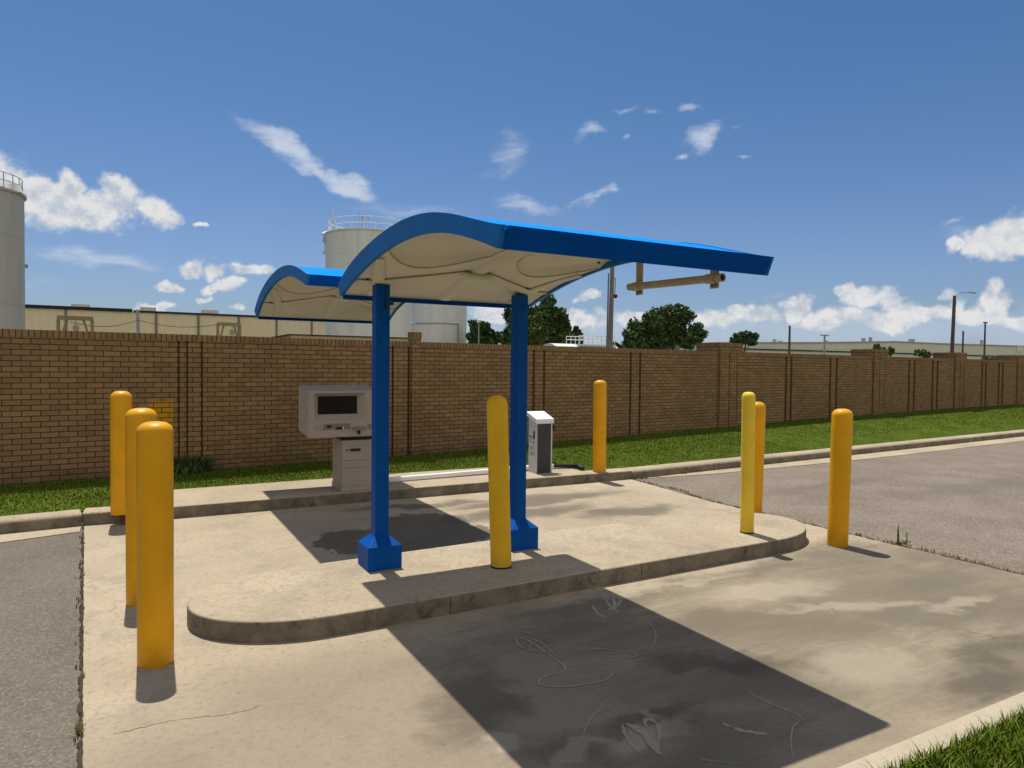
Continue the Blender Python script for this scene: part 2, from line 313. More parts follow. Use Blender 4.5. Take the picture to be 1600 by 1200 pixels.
M['tank'] = mat('stained_white_tank', tankm, .6, .3)
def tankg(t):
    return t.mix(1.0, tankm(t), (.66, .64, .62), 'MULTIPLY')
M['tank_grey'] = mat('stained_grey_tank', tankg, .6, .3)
def ribbed(c1, c2, k):
    def f(t):
        oc = t.n('TexCoord').outputs['Object']; x = t.n('SeparateXYZ', {0: oc}).outputs[0]
        fr = t.math('FRACT', t.math('MULTIPLY', x, k)); n = t.noise(oc, .7, 5, .6)
        c = t.mix(t.step(n, .3, .7), c1, c2)
        bump(t, t.step(t.math('ABSOLUTE', t.math('SUBTRACT', fr, .5)), .2, .35), .5, .04)
        return t.mix(t.math('MULTIPLY', t.step(fr, .12, .0), .22), c, tuple(v*.6 for v in c1))
    return f
M['beige'] = mat('beige_metal_siding', ribbed((.80, .66, .44), (.84, .71, .49), 2.2), .7, .2)
M['beige2'] = mat('tan_flat_wall', (.58, .47, .31), .8, .15)
M['greige'] = mat('grey_beige_siding', ribbed((.66, .64, .52), (.72, .70, .58), .5), .8, .15)
M['roofw'] = paint('pale_roof_metal', (.72, .69, .63), .06, .5, .3)
def leafm(a, b_):
    def f(t):
        r = t.n('NewGeometry').outputs['Random Per Island']; n = t.noise(t.pos, .8, 4, .6)
        c = t.mix(r, a, b_); return t.mix(t.math('MULTIPLY', t.step(n, .45, .7), .4), c, tuple(min(1, v*1.5) for v in b_))
    return f
M['leaf'] = mat('dark_oak_leaves', leafm((.032, .068, .020), (.105, .16, .05)), .6, .25)
M['leaf2'] = mat('olive_leaves', leafm((.05, .085, .018), (.13, .165, .04)), .6, .25)
M['leaf3'] = mat('grey_green_leaves', leafm((.028, .055, .022), (.075, .115, .045)), .6, .25)
M['bark'] = paint('bark', (.11, .085, .06), .3, .95, .1, 12.0)
M['scratch'] = mat('pale_scrape', lambda t: t.mix(t.noise(t.pos, 60.0, 4, .7), (.26, .225, .165), (.44, .385, .29)), .9, .1)
M['joint'] = mat('joint_filler', lambda t: t.mix(t.noise(t.pos, 20.0, 4, .7), (.025, .02, .014), (.085, .07, .045)), .95, .05)
M['dry'] = mat('dry_stalk', (.10, .075, .04), .9, .1)
M['dryleaf'] = mat('joint_weed_leaf', leafm((.055, .075, .015), (.24, .20, .075)), .8, .1)
# ------------------------------------------------------------------ mesh helpers
class MB:
    def __init__(s): s.v = []; s.f = []; s.mi = []
    def face(s, pts):
        n = len(s.v); s.v += [tuple(p) for p in pts]; s.f.append(tuple(range(n, n+len(pts)))); return s
    def box(s, x0, x1, y0, y1, z0, z1):
        n = len(s.v)
        s.v += [(x, y, z) for z in (z0, z1) for y in (y0, y1) for x in (x0, x1)]
        s.f += [tuple(n+i for i in q) for q in ((0, 2, 3, 1), (4, 5, 7, 6), (0, 1, 5, 4), (2, 6, 7, 3), (0, 4, 6, 2), (1, 3, 7, 5))]; return s
    def loops(s, rings, cap=True, closed=True):       # skin a list of rings of equal length
        n = len(s.v); k = len(rings[0])
        for r in rings: s.v += [tuple(p) for p in r]
        for i in range(len(rings)-1):
            for j in range(k if closed else k-1):
                a = n+i*k+j; b = n+i*k+(j+1) % k; s.f.append((a, b, b+k, a+k))
        if cap and closed: s.f.append(tuple(n+j for j in range(k))[::-1]); s.f.append(tuple(n+(len(rings)-1)*k+j for j in range(k)))
        return s
    def tube(s, pts, r, seg=8, cap=True, flat=1.0):
        pts = [Vector(p) for p in pts]; rr = r if hasattr(r, '__len__') else [r]*len(pts); rings = []
        for i, p in enumerate(pts):
            d = (pts[min(i+1, len(pts)-1)]-pts[max(i-1, 0)]).normalized()
            a = d.cross(Vector((0, 0, 1)) if abs(d.z) < .9 else Vector((1, 0, 0))).normalized(); b = d.cross(a)*flat
            rings.append([p+(a*math.cos(2*math.pi*j/seg)+b*math.sin(2*math.pi*j/seg))*rr[i] for j in range(seg)])
        return s.loops(rings, cap)
    def lathe(s, prof, c=(0, 0, 0), seg=32, lean=(0, 0), cap=True):
        c = Vector(c); zt = max(p[1] for p in prof) or 1
        return s.loops([[c+Vector((r*math.cos(2*math.pi*j/seg)+lean[0]*z/zt, r*math.sin(2*math.pi*j/seg)+lean[1]*z/zt, z)) for j in range(seg)] for r, z in prof], cap)
    def build(s, name, mt, parent=None, smooth=False, bevel=0.0, origin=None):
        me = bpy.data.meshes.new(name); me.from_pydata(s.v, [], s.f); me.materials.append(mt)
        bm = bmesh.new(); bm.from_mesh(me)
        bmesh.ops.remove_doubles(bm, verts=bm.verts, dist=1e-5); bmesh.ops.recalc_face_normals(bm, faces=bm.faces)
        bm.to_mesh(me); bm.free()
        if smooth:
            me.shade_smooth() if hasattr(me, 'shade_smooth') else None
        o = bpy.data.objects.new(name, me); COL.objects.link(o)
        if parent: o.parent = parent; 
        if origin is not None:
            me.transform(Matrix.Translation(-Vector(origin))); o.location = origin
        if bevel:
            b = o.modifiers.new('bevel', 'BEVEL'); b.width = bevel; b.segments = 2; b.limit_method = 'ANGLE'; b.angle_limit = R_(35)
        if smooth:
            e = o.modifiers.new('edge_split', 'EDGE_SPLIT'); e.split_angle = R_(40)
        return o
def tag(o, label=None, cat=None, group=None, kind=None):
    for k, v in (('label', label), ('category', cat), ('group', group), ('kind', kind)):
        if v: o[k] = v
    return o
def thing(name, loc, label, cat, group=None, rz=0):
    o = bpy.data.objects.new(name, None); COL.objects.link(o); o.empty_display_size = .2
    o.location = loc; o.rotation_euler = (0, 0, rz); return tag(o, label, cat, group)
def struct(o): return tag(o, kind='structure')
def cards(name, P, h, mt, parent=None, lean=.5, wid=.006):    # blades of grass: P (n,3) roots
    n = len(P); a = rng.uniform(0, 2*np.pi, n); hh = h*rng.uniform(.45, 1.15, n); ln = rng.uniform(0, lean, n)*hh; b = a+rng.uniform(-1, 1, n)
    w2 = wid*rng.uniform(.7, 1.3, n)
    d = np.stack([np.cos(a)*w2, np.sin(a)*w2, 0*a], 1); tip = np.stack([-np.sin(b)*ln, np.cos(b)*ln, hh], 1)
    mid = tip*np.array([.35, .35, .6])
    V = np.concatenate([P-d, P+d, P+mid+d*.7, P+mid-d*.7, P+tip], 1).reshape(-1, 3)
    me = bpy.data.meshes.new(name); k = np.arange(n)*5
    F = [tuple(q) for q in np.stack([k, k+1, k+2, k+3], 1).tolist()]+[tuple(q) for q in np.stack([k+3, k+2, k+4], 1).tolist()]
    me.from_pydata(V.tolist(), [], F); me.materials.append(mt)
    o = bpy.data.objects.new(name, me); COL.objects.link(o)
    if parent: o.parent = parent
    return o
# ------------------------------------------------------------------ ground, roads, kerbs
struct(MB().box(-1500, 2500, -1500, 2500, -1.0, -.04).build('ground', M['far']))
g = MB().box(-40, 90, 1.69, 9.8, -.3, -.006); struct(g.build('asphalt_road', M['asphalt']))
# concrete pad: slightly irregular outline
def wob(a, b, n, amp):
    a = Vector(a); b = Vector(b); d = (b-a); nrm = Vector((-d.y, d.x, 0)).normalized()
    return [a.lerp(b, i/n)+nrm*random.uniform(-amp, amp) for i in range(n+1)]
left = wob((-.10, 1.70, 0), (-.40, 8.12, 0), 60, .006)
right = wob((6.40, 8.12, 0), (6.24, 6.4, 0), 20, .01)+wob((6.23, 6.3, 0), (6.28, 1.70, 0), 44, .012)
outl = left+right
pb = MB(); n = len(outl); pb.v = [tuple(p) for p in outl]+[(p.x, p.y, -.2) for p in outl]
pb.f = [tuple(range(n))]+[(i, (i+1) % n, n+(i+1) % n, n+i) for i in range(n)]
PAD = struct(pb.build('concrete_pad', M['pad']))
def strip(pts, wfun, z, name, mt):     # ragged ribbon lying on the ground
    b = MB(); V = []
    for i, p in enumerate(pts):
        d = (pts[min(i+1, len(pts)-1)]-pts[max(i-1, 0)]).normalized(); q = Vector((-d.y, d.x, 0))
        a, c = wfun(i); V.append((p+q*a+Vector((0, 0, z)), p-q*c+Vector((0, 0, z))))
    for i in range(len(V)-1): b.face((V[i][0], V[i+1][0], V[i+1][1], V[i][1]))
    o = b.build(name, mt, PAD); return o
strip([Vector((-.10-.30*t, 1.72+6.40*t, 0)) for t in np.linspace(0, 1, 160)], lambda i: (random.uniform(.003, .022), random.uniform(.0, .006)), .004, 'edge_joint', M['joint'])
strip([Vector((6.41-.17*t, 8.1-1.75*t, 0)) for t in np.linspace(0, 1, 50)]+[Vector((6.235+.045*t, 6.3-4.5*t, 0)) for t in np.linspace(0, 1, 110)], lambda i: (random.uniform(.003, .03), random.uniform(0, .012)), .004, 'edge_joint', M['joint'])
def scr(pxs, wd, z=.002):
    P = [gz(*q) for q in pxs]; Q = []
    for i in range(len(P)-1):
        p0, p1, p2, p3 = P[max(i-1, 0)], P[i], P[i+1], P[min(i+2, len(P)-1)]
        for k in range(8):
            t = k/8; Q.append(.5*((2*p1)+(p2-p0)*t+(2*p0-5*p1+4*p2-p3)*t*t+(3*p1-p0-3*p2+p3)*t**3))
    Q.append(P[-1]); n = len(Q)
    wd *= 1.5
    return strip(Q, lambda i: (wd*random.uniform(.25, 1)*min(1, .2+4*min(i, n-1-i)/n), wd*random.uniform(.25, 1)*min(1, .2+4*min(i, n-1-i)/n)), z, 'scrape_mark', M['scratch'])
scr([(787,983),(830,990),(858,996),(880,1004)], .004); scr([(822,1018),(870,1008),(905,1003),(942,999)], .004, .0025)
scr([(880,1050),(930,1046),(955,1052),(945,1063),(905,1071),(865,1074),(842,1068),(850,1058),(878,1050),(882,1042),(855,1022),(832,1005),(815,998),(806,1000),(815,1012),(845,1020),(890,1030),(915,1030)], .0065, .003)
scr([(800,995),(835,1000),(858,1015),(870,1030)], .004, .0035); scr([(850,1022),(880,1018),(930,1014),(975,1018),(996,1023),(985,1027),(945,1026),(915,1022)], .005, .002)
scr([(1008,968),(1020,980),(1025,998),(1017,1015)], .003); scr([(926,946),(932,957),(946,965)], .010, .002); scr([(944,935),(954,948),(965,957)], .012, .0025); scr([(972,938),(962,948),(950,954)], .016, .003); scr([(958,934),(960,945),(960,955)], .012, .0035)
scr([(972,1132),(982,1158),(1003,1178)], .009, .002); scr([(978,1131),(1002,1143),(1022,1165),(1032,1180)], .020, .0025); scr([(1028,1172),(1030,1140),(1020,1126),(1008,1126),(1010,1138)], .012, .003); scr([(985,1137),(1010,1152),(1025,1172)], .010, .0035)
scr([(1166,1080),(1195,1095),(1225,1108),(1248,1118),(1255,1126)], .006, .002); scr([(1258,1124),(1240,1135),(1236,1160),(1240,1187)], .004, .0025); scr([(1130,1130),(1142,1136)], .014, .002); scr([(1146,1138),(1170,1144),(1200,1148)], .016, .002); scr([(1090,1186),(1120,1190),(1165,1195)], .003, .002)
scr([(915,1080),(930,1090),(940,1104),(925,1120),(914,1140),(912,1155)], .004, .002)
scr([(672,779),(700,793),(725,806),(737,813)], .006, .002)
scr([(640,945),(655,935),(690,925)], .004, .002); scr([(670,984),(680,995),(688,1005)], .003, .002); scr([(840,1000),(820,1018)], .003, .003)
M['crack'] = mat('dark_crack', (.17, .14, .10), .95, .05)
def crack(pxs, wd, z=.0015):
    P = [gz(*q) for q in pxs]; Q = []
    for a, b_ in zip(P, P[1:]):
        for k in range(10): Q.append(a.lerp(b_, k/10)+Vector((random.uniform(-.006, .006), random.uniform(-.006, .006), 0)))
    strip(Q, lambda i: (wd*random.uniform(.05, .7), wd*random.uniform(.05, .7)), z, 'crack', M['crack'])
crack([(178,1147),(215,1139),(262,1127),(305,1122),(352,1117),(392,1109),(408,1101)], .0045)
def kerb_solid(outline, z0, z1, r, name):     # extruded outline (ccw) with a rounded top edge
    n = len(outline); rings = []
    def inset(d):
        out = []
        for i in range(n):
            a, b, c = outline[i-1], outline[i], outline[(i+1) % n]
            t = (Vector(c)-Vector(a)).normalized(); out.append((b[0]-t.y*d, b[1]+t.x*d))
        return out
    for d, z in [(0, z0), (0, z1-r)]+[(r*(1-math.cos(k)), z1-r+r*math.sin(k)) for k in (R_(30), R_(60), R_(90))]:
        rings.append([(x, y, z) for x, y in inset(d)])
    b = MB().loops(rings, True); return b
# traffic island: rounded ends
isl = []
fr_pts = [(1.39, 4.16), (2.4, 4.19), (3.4, 4.21), (4.75, 4.23)]
front = [(x, y) for x, y in zip(np.linspace(1.2, 4.9, 20), np.linspace(4.155, 4.235, 20))]
def ell(cx, cy, rx, ry, a0, a1, n): return [(cx+rx*math.cos(R_(a)), cy+ry*math.sin(R_(a))) for a in np.linspace(a0, a1, n)]
rear = [(x, y) for x, y in zip(np.linspace(5.0, 1.1, 20), np.linspace(5.45, 5.29, 20))]
isl = front+ell(5.0, 4.845, .84, .605, -85, 85, 22)+rear+ell(1.05, 4.72, .74, .565, 92, 268, 26)
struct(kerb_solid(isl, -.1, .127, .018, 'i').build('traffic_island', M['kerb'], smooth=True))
# raised equipment platform on the far side, and the kerb runs beside it
plat = [(.12, 8.06), (5.72, 8.06), (5.72, 9.2), (3.4, 9.24), (.12, 9.14)]
def kerb_run(a, b, wd, name, r=.03, segs=24, z1=.127, z0=-.1, sag=0.0):
    a = Vector(a); b = Vector(b); d = (b-a).normalized(); q = Vector((-d.y, d.x)); rings = []
    prof = [(0, z0), (0, z1-r)]+[(r*(1-math.cos(k)), z1-r+r*math.sin(k)) for k in (R_(22), R_(45), R_(67), R_(90))]+[(wd-r*(1-math.cos(k)), z1-r+r*math.sin(k)) for k in (R_(90), R_(45))]+[(wd, z0)]
    for i in range(segs+1):
        t = i/segs; p = a.lerp(b, t)+q*(sag*4*t*(1-t))
        rings.append([(p.x+q.x*o, p.y+q.y*o, z) for o, z in prof])
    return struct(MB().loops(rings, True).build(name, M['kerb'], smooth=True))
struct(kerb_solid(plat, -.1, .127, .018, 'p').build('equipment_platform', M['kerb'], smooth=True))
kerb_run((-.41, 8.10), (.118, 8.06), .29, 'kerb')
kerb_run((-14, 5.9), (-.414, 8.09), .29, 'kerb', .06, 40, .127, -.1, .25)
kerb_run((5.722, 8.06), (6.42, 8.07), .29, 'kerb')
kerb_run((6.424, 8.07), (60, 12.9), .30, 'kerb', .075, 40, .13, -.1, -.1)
# gutter strips along the kerbs
b = MB(); gp = [(6.45, 8.05, 8.06), (8, 7.93, 8.2), (10.9, 8.02, 8.46), (13, 8.14, 8.66), (16, 8.4, 8.93), (20, 8.75, 9.28), (40, 10.5, 11.1)]
for (x0, a0, b0), (x1, a1, b1) in zip(gp, gp[1:]): b.face(((x0, a0, .0), (x1, a1, .0), (x1, b1, .0), (x0, b0, .0)))
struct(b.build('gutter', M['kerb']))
b = MB()
gl = [(-.42, 7.83, 8.10), (-2.5, 7.25, 7.83), (-5, 6.75, 7.5), (-13, 5.7, 6.2)]
for (x0, a0, b0), (x1, a1, b1) in zip(gl, gl[1:]): b.face(((x0, a0, .0), (x0, b0, .0), (x1, b1, .0), (x1, a1, .0)))
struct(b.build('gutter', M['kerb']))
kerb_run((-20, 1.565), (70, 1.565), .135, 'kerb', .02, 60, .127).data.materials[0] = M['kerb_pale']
# ------------------------------------------------------------------ lawns
WY0, WSL = 10.03, .1086
def wall_y(x): return WY0+WSL*x
def wall_base(x): return float(np.interp(x, [-10, 3, 6, 10, 15, 25, 60], [.19, .19, .23, .31, .40, .47, .60]))
def lawn_front(x):
    if x < -.41: return float(np.interp(x, [-14, -7, -.41], [6.17, 7.37, 8.37]))
    if x < .12: return 8.35
    if x < 5.72: return 9.12 if x < 3.4 else 9.2
    return 8.33+(x-5.72)*.0905
xs = sorted(set(list(np.linspace(-14, 26, 81))+list(np.linspace(27, 60, 12))+[.119, .121, 5.719, 5.721]))
def lawn_z(x, t):
    z1 = wall_base(x); return .105+(z1-.105)*t + .02*math.sin(t*math.pi)
b = MB(); rows = [0, .1, .25, .5, .75, 1.0]
for x0, x1 in zip(xs, xs[1:]):
    for t0, t1 in zip(rows, rows[1:]):
        q = []
        for x, t in ((x0, t0), (x1, t0), (x1, t1), (x0, t1)):
            yf = lawn_front(x)-.03; yb = wall_y(x)+.1; q.append((x, yf+(yb-yf)*t, lawn_z(x, t)))
        b.face(q)
struct(b.build('lawn', M['lawn'], smooth=False))
struct(MB().box(-20, 70, -60, 1.563, -.3, .105).build('lawn', M['lawn']))
def lawn_pts(n, x0, x1, dens=None):
    P = np.empty((n, 3)); X = rng.uniform(x0, x1, n)
    for i, x in enumerate(X):
        yf = lawn_front(x)+.0; yb = wall_y(x)-.01; t = rng.random(); P[i] = (x, yf+(yb-yf)*t, lawn_z(x, t)-.006)
    return P
P = np.concatenate([lawn_pts(26000, -2.6, 4.0), lawn_pts(30000, 4.0, 11), lawn_pts(26000, 11, 27)])
tag(cards('grass', P, .032, M['blade'], None, .8, .005), 'mown green grass strip between the far kerb and the brick wall', 'grass', kind='stuff')
n = 26000; X = rng.uniform(2.0, 5.2, n); Y = 1.575-np.abs(rng.beta(1, 2.2, n))*1.0
P = np.stack([X, Y, np.full(n, .10)], 1)
tag(cards('grass', P, .075, M['blade'], None, .9, .0038), 'green grass with overhanging blades beside the near kerb', 'grass', kind='stuff')
# tufts along pad joints
P = []
for _ in range(38):
    t = rng.random(); c = (-.115-.30*t, 1.75+6.3*t); 
    for _ in range(rng.integers(2, 8)): P.append((c[0]+rng.normal(0, .012), c[1]+rng.normal(0, .03), -.005))
for _ in range(70):
    t = rng.random(); c = (6.25+.05*math.sin(t*9)+(.1 if t > .8 else 0), 2.6+5.3*t)
    for _ in range(rng.integers(4, 16)): P.append((c[0]+rng.normal(.02, .015), c[1]+rng.normal(0, .035), -.005))
for _ in range(40):
    t = rng.random()**2; c = (6.5+6*t, 8.03+.55*t)
    for _ in range(rng.integers(3, 9)): P.append((c[0]+rng.normal(0, .03), c[1]+rng.normal(0, .012), .0))
tag(cards('weeds', np.array(P), .035, M['dryleaf'], None, 1.2, .004), 'small dry weeds growing in the joints round the concrete pad', 'weeds', kind='stuff')
# ------------------------------------------------------------------ brick wall (local x runs along the wall)
ang = math.atan(WSL); ca = math.cos(ang)
wall = thing('brick_wall', (0, WY0, 0), 'long tan brick wall with dark joints and raised columns behind the grass strip', 'wall', rz=ang)
ZT = 1.995; ZC = 1.912
def lx(X): return X/ca
grooves = [.57, .67, .85, 3.59, 3.86, 6.30, 6.53, 8.66, 8.92, 13.76, 13.97, 15.63, 15.92, 19.64, 19.95, 21.05, 21.35, 24.4, 24.7, 25.7, 26.0, 29.5, 29.8, 31.5, 31.8, 35, 35.4]
cols = [(3.90, 4.05), (11.29, 12.04), (17.66, 18.33), (22.42, 23.16), (27.15, 27.9), (32.6, 33.3), (37.5, 38.2)]
cuts = sorted([(lx(g)-.009-.0024*g, lx(g)+.009+.0024*g) for g in grooves])
body = MB(); x = -9.0
for a, b2 in cuts: body.box(x, a, 0, .19, -.2, ZC); x = b2
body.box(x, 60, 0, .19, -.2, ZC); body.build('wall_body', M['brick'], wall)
gb = MB()
for a, b2 in cuts: gb.box(a, b2, .03, .17, -.2, ZC-.02)
gb.build('stained_joint', M['groove'], wall)
cp = MB().box(-9, 60, -.006, .197, ZC, ZT); cp.build('coping', M['soldier'], wall)
for a, b2 in cols:
    hi = 2.145 if a < 4.5 else 2.185
    dp = .10 if a < 4.5 else .62
    c = MB().box(lx(a), lx(b2), -.05, dp, -.2, hi-.085).build('column', M['brick'], wall)
    MB().box(lx(a)-.006, lx(b2)+.006, -.056, dp+.006, hi-.085, hi).build('column_cap', M['soldier'], c)
    if a > 4.5:
        m1 = (lx(a)+lx(b2))/2
        for xx in (m1-.06, m1+.2): MB().box(xx-.012, xx+.012, -.054, -.049, wall_base(a), hi-.22).build('stained_joint', M['groove'], c)
# ------------------------------------------------------------------ bollards
def bollard(px, x, y, z, zt, r, mt, lean, label, dome=1.0, ring=False, group='yellow bollards round the concrete pad', lift=0.0):
    o = thing('bollard', (x, y, z), label, 'bollard', group)
    H = zt-z; prof = [(r*.985, lift), (r, lift+.012)]
    nb = 10; dh = r*dome
    prof += [(r, lift+(H-dh-lift)*i/8) for i in range(1, 9)]
    prof += [(r*math.cos(R_(a))**.66, H-dh+dh*math.sin(R_(a))) for a in np.linspace(8, 89, nb)]
    s = MB().lathe(prof, (0, 0, 0), 40, lean).build('sleeve', mt, o, smooth=True)
    if ring: MB().lathe([(r*1.03, 0), (r*1.03, .012), (r*.9, .014)], (0, 0, 0), 32).build('base_ring', M['black'], o, smooth=True)
    if lift: tag(MB().lathe([(r*.45, -.005), (r*.45, lift+.05)], (.035, 0, 0), 24).build('pipe', M['brownpipe'], o, smooth=True), 'rusty brown pipe showing under the sleeve')
    return o
Yl, Pl = M['yellow'], M['paleyellow']
bollard(244, .122, 4.222, 0, 1.31, .090, Yl, (0, 0), 'nearest yellow bollard, largest in the picture, left of the island end', .62)
bollard(220, .072, 5.33, 0, 1.32, .096, Yl, (0, 0), 'yellow bollard half hidden behind the nearest bollard, middle of three', .62)
bollard(190, -.07, 8.0, 0, 1.34, .098, Yl, (0, 0), 'yellow bollard with brown pipe below its sleeve, beside the far left kerb', .8, lift=.11)
bollard(1312, 5.75, 4.2, 0, 1.265, .090, Yl, (.03, 0), 'lone yellow bollard past the right end of the island beside the asphalt', .7)
bollard(783, 2.44, 4.6, .127, 1.41, .078, Pl, (-.05, 0), 'faded yellow bollard in front of the second blue post on the island', 1.0, True)
bollard(1167, 4.955, 4.55, .127, 1.415, .060, M['lemon'], (-.01, 0), 'slim pale yellow bollard standing on the right end of the island', .9, True)
bollard(937, 5.905, 8.16, .127, 1.44, .093, Yl, (-.005, 0), 'yellow bollard on the far kerb to the right of the grey barrier cabinet', .8)
bollard(1177, 6.08, 5.50, 0, 1.26, .094, Yl, (.03, 0), 'yellow bollard mostly hidden behind the slim pale bollard at the pad edge', .8)
# ------------------------------------------------------------------ canopies
TOP1 = [(5.37,2.23),(5.21,2.31),(4.91,2.37),(4.57,2.44),(4.18,2.47),(3.84,2.47),(3.55,2.44),(3.35,2.41),(3.17,2.37),(3.0,2.32),(2.85,2.27),(2.68,2.235)]
BOT1 = [(5.31,2.145),(5.03,2.22),(4.57,2.31),(4.18,2.35),(3.84,2.36),(3.55,2.34),(3.35,2.31),(3.17,2.27),(3.0,2.23),(2.85,2.18),(2.72,2.14)]
TOP2 = [(9.56,2.30),(9.33,2.42),(8.79,2.56),(8.24,2.64),(7.74,2.65),(7.35,2.62),(7.05,2.58),(6.72,2.5),(6.50,2.44)]
BOT2 = [(9.39,2.21),(9.17,2.32),(8.71,2.44),(8.23,2.52),(7.74,2.54),(7.3,2.51),(6.95,2.45),(6.67,2.38),(6.54,2.345)]
def sc_(L, k=.972): return [(y*k, (z-CAMH)*k+CAMH) for y, z in L]
def resample(L, n=40):
    L = np.array(L); pf = np.polynomial.Polynomial.fit(L[:, 0], L[:, 1], 5); y = np.linspace(L[0, 0], L[-1, 0], n); return np.stack([y, pf(y)], 1)
def canopy(top, bot, X0, X1, label, group, posts, base_z):
    tp = resample(top, 60); bt = resample(bot, 60); n = len(tp); th = .022
    cx, cy = (X0+X1)/2, tp[:, 0].mean()
    o = thing('canopy', (cx, posts[0][1] if posts else cy, base_z), label, 'canopy', group); inv = -Vector(o.location)
    def bld(b, name, mt, par=o, **kw):
        off = inv if par is o else Vector((0, 0, 0))
        if par is o: b.v = [tuple(Vector(p)+inv) for p in b.v]
        return b.build(name, mt, par, **kw)
    # roof skin
    b = MB(); r = []
    for x in (X0, X1):
        pass
    up = [(y, z) for y, z in tp]; dn_ = [(y, z-.018) for y, z in tp[::-1]]
    ring = up+dn_
    b.loops([[(x, y, z) for y, z in ring] for x in (X0+.003, X1-.003)], True); bld(b, 'roof', M['blue_roof'], smooth=True)
    # arched gable fascias
    for xa, xb in ((X0-.012, X0+.014), (X1-.014, X1+.012)):
        ring = [(y, z+.004) for y, z in tp]+[(y, z) for y, z in bt[::-1]]
        b = MB()
        for x in (xa, xb):
            k = len(b.v); b.v += [(x, y, z) for y, z in ring]
            for i in range(n-1): b.f.append((k+i, k+i+1, k+2*n-2-i, k+2*n-1-i))
        for i in range(2*n): b.f.append((i, (i+1) % (2*n), 2*n+(i+1) % (2*n), 2*n+i))
        bld(b, 'fascia', M['blue_gable'], smooth=True)
    # straight fascias between the gables (front edge nearer the camera and rear edge)
    for e in (0, -1):
        sg = 1 if e == 0 else -1; t_, b_ = tp[e]+np.array([sg*.010, 0]), bt[e]+np.array([sg*.006, 0])
        q = [(t_[0], t_[1]+.002), (b_[0], b_[1]-(.022 if e == 0 else 0)), (b_[0]-sg*.03, b_[1]-(.020 if e == 0 else -.004)), (t_[0]-sg*.03, t_[1]-.02)]
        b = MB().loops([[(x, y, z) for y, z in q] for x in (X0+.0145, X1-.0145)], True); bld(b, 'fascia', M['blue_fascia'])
    # moulded soffit: two shallow pillows that break along a scalloped seam into a flatter back skirt
    nx = 81; b = MB(); ys = bt[:, 0]; Wd = ys[0]-ys[-1]; xs_ = np.linspace(X0+.014, X1-.014, nx); G = []
    xm = (X0+X1)/2
    RW = (X1-X0)*.068
    def bay(x): return ((x-X0)/(xm-RW-X0)) if x < xm else ((X1-x)/(X1-xm-RW))
    def seam(x):
        u = min(1, max(0, bay(x))); return ys[0]-Wd*(.43-.17*math.sin(math.pi*u)**.8)
    def ss(v): v = min(1, max(0, v)); return v*v*(3-2*v)
    def zs(x, y, zb):
        pk = ss((seam(x)+.02-y)/.09)*ss((abs(x-xm)-RW+.02)/.07)
        u = min(1, max(0, bay(x))); v = min(1, max(0, (ys[0]-y)/Wd))
        return zb+.012+pk*(.030+.03*math.sin(math.pi*u)*math.sin(math.pi*v))+.012*math.sin(math.pi*v)*ss((y-seam(x))/.5)
    for x in xs_: G.append([(x, y, zs(x, y, z)) for y, z in bt])
    b.loops(G, False, False); bld(b, 'soffit', M['soffit'], smooth=True)
    def ztop(x, y): return zs(x, y, float(np.interp(-y, -bt[:, 0], bt[:, 1])))
    for xa, xb in ((X0+.02, xm-RW), (X1-.02, xm+RW)):
        pts = [(x, seam(x)+.01, ztop(x, seam(x)+.01)-.0005) for x in np.linspace(xa, xb, 20)]
        pts += [(xb, y, ztop(xb, y)-.0005) for y in np.linspace(seam(xb)-.05, ys[-1]+.04, 20)]
        bld(MB().tube(pts, .0032, 6), 'seam', M['seam'])
    # middle rib, flattened tube following the vault
    rr = []
    for y in np.linspace(ys[0]-.06, ys[0]-Wd*.62, 24):
        zz = ztop(xm, y); q = min(1, (y-(ys[0]-Wd*.62))/.5); rr.append([(xm+dx, y, zz+dz*q) for dx, dz in ((-.075, .006), (-.05, -.020), (0, -.027), (.05, -.020), (.075, .006), (0, .012))])
    bld(MB().loops(rr, True), 'rib', M['soffit'], smooth=True)
    # cross arms in X at the post line, bending up towards hub and gables
    yp = ys[0]-Wd*.20
    for sgn in (-1, 1):
        px_ = xm+sgn*(X1-X0)*.385
        gx = X1-.03 if sgn > 0 else X0+.03
        def run(p, q, n=7): return [(p[0]+(q[0]-p[0])*t, p[1]+(q[1]-p[1])*t, ztop(p[0]+(q[0]-p[0])*t, p[1]+(q[1]-p[1])*t)-.008) for t in np.linspace(0, 1, n)]
        P0 = (px_, ys[0]-Wd*.115)
        for q, rr in (((xm+sgn*.08, ys[0]-Wd*.245), (.055, .04)), ((gx, ys[0]-Wd*.32), (.05, .035)), ((gx, ys[0]-Wd*.12), (.035, .025)), ((px_-sgn*.02, ys[0]-.05), (.04, .03))):
            pts = run(P0, q); bld(MB().tube(pts, list(np.linspace(rr[0], rr[1], len(pts))), 10, True, .34), 'support_arm', M['soffit'], smooth=True)
    for x, y in ((X0+.10, ys[0]-Wd*.13), (X0+.13, ys[0]-Wd*.15), (X1-.28, ys[0]-Wd*.13), (X1-.25, ys[0]-Wd*.15), (X1-.05, ys[0]-Wd*.42), (X0+.05, ys[0]-Wd*.6), (xm+.1, ys[0]-Wd*.62)):
        bld(MB().lathe([(.004, -.012), (.010, -.010), (.011, 0), (.011, .02)], (x, y, ztop(x, y)), 10), 'soffit_bolt', M['black'])
    hb = (xm, ys[0]-Wd*.25, ztop(xm, ys[0]-Wd*.25)-.03)
    bld(MB().tube([(xm-.12, hb[1], hb[2]+.012), (xm-.09, hb[1], hb[2]-.004), (xm+.09, hb[1], hb[2]-.004), (xm+.12, hb[1], hb[2]+.012)], [.03, .05, .05, .03], 12, True, .6), 'hub', M['soffit'], smooth=True)
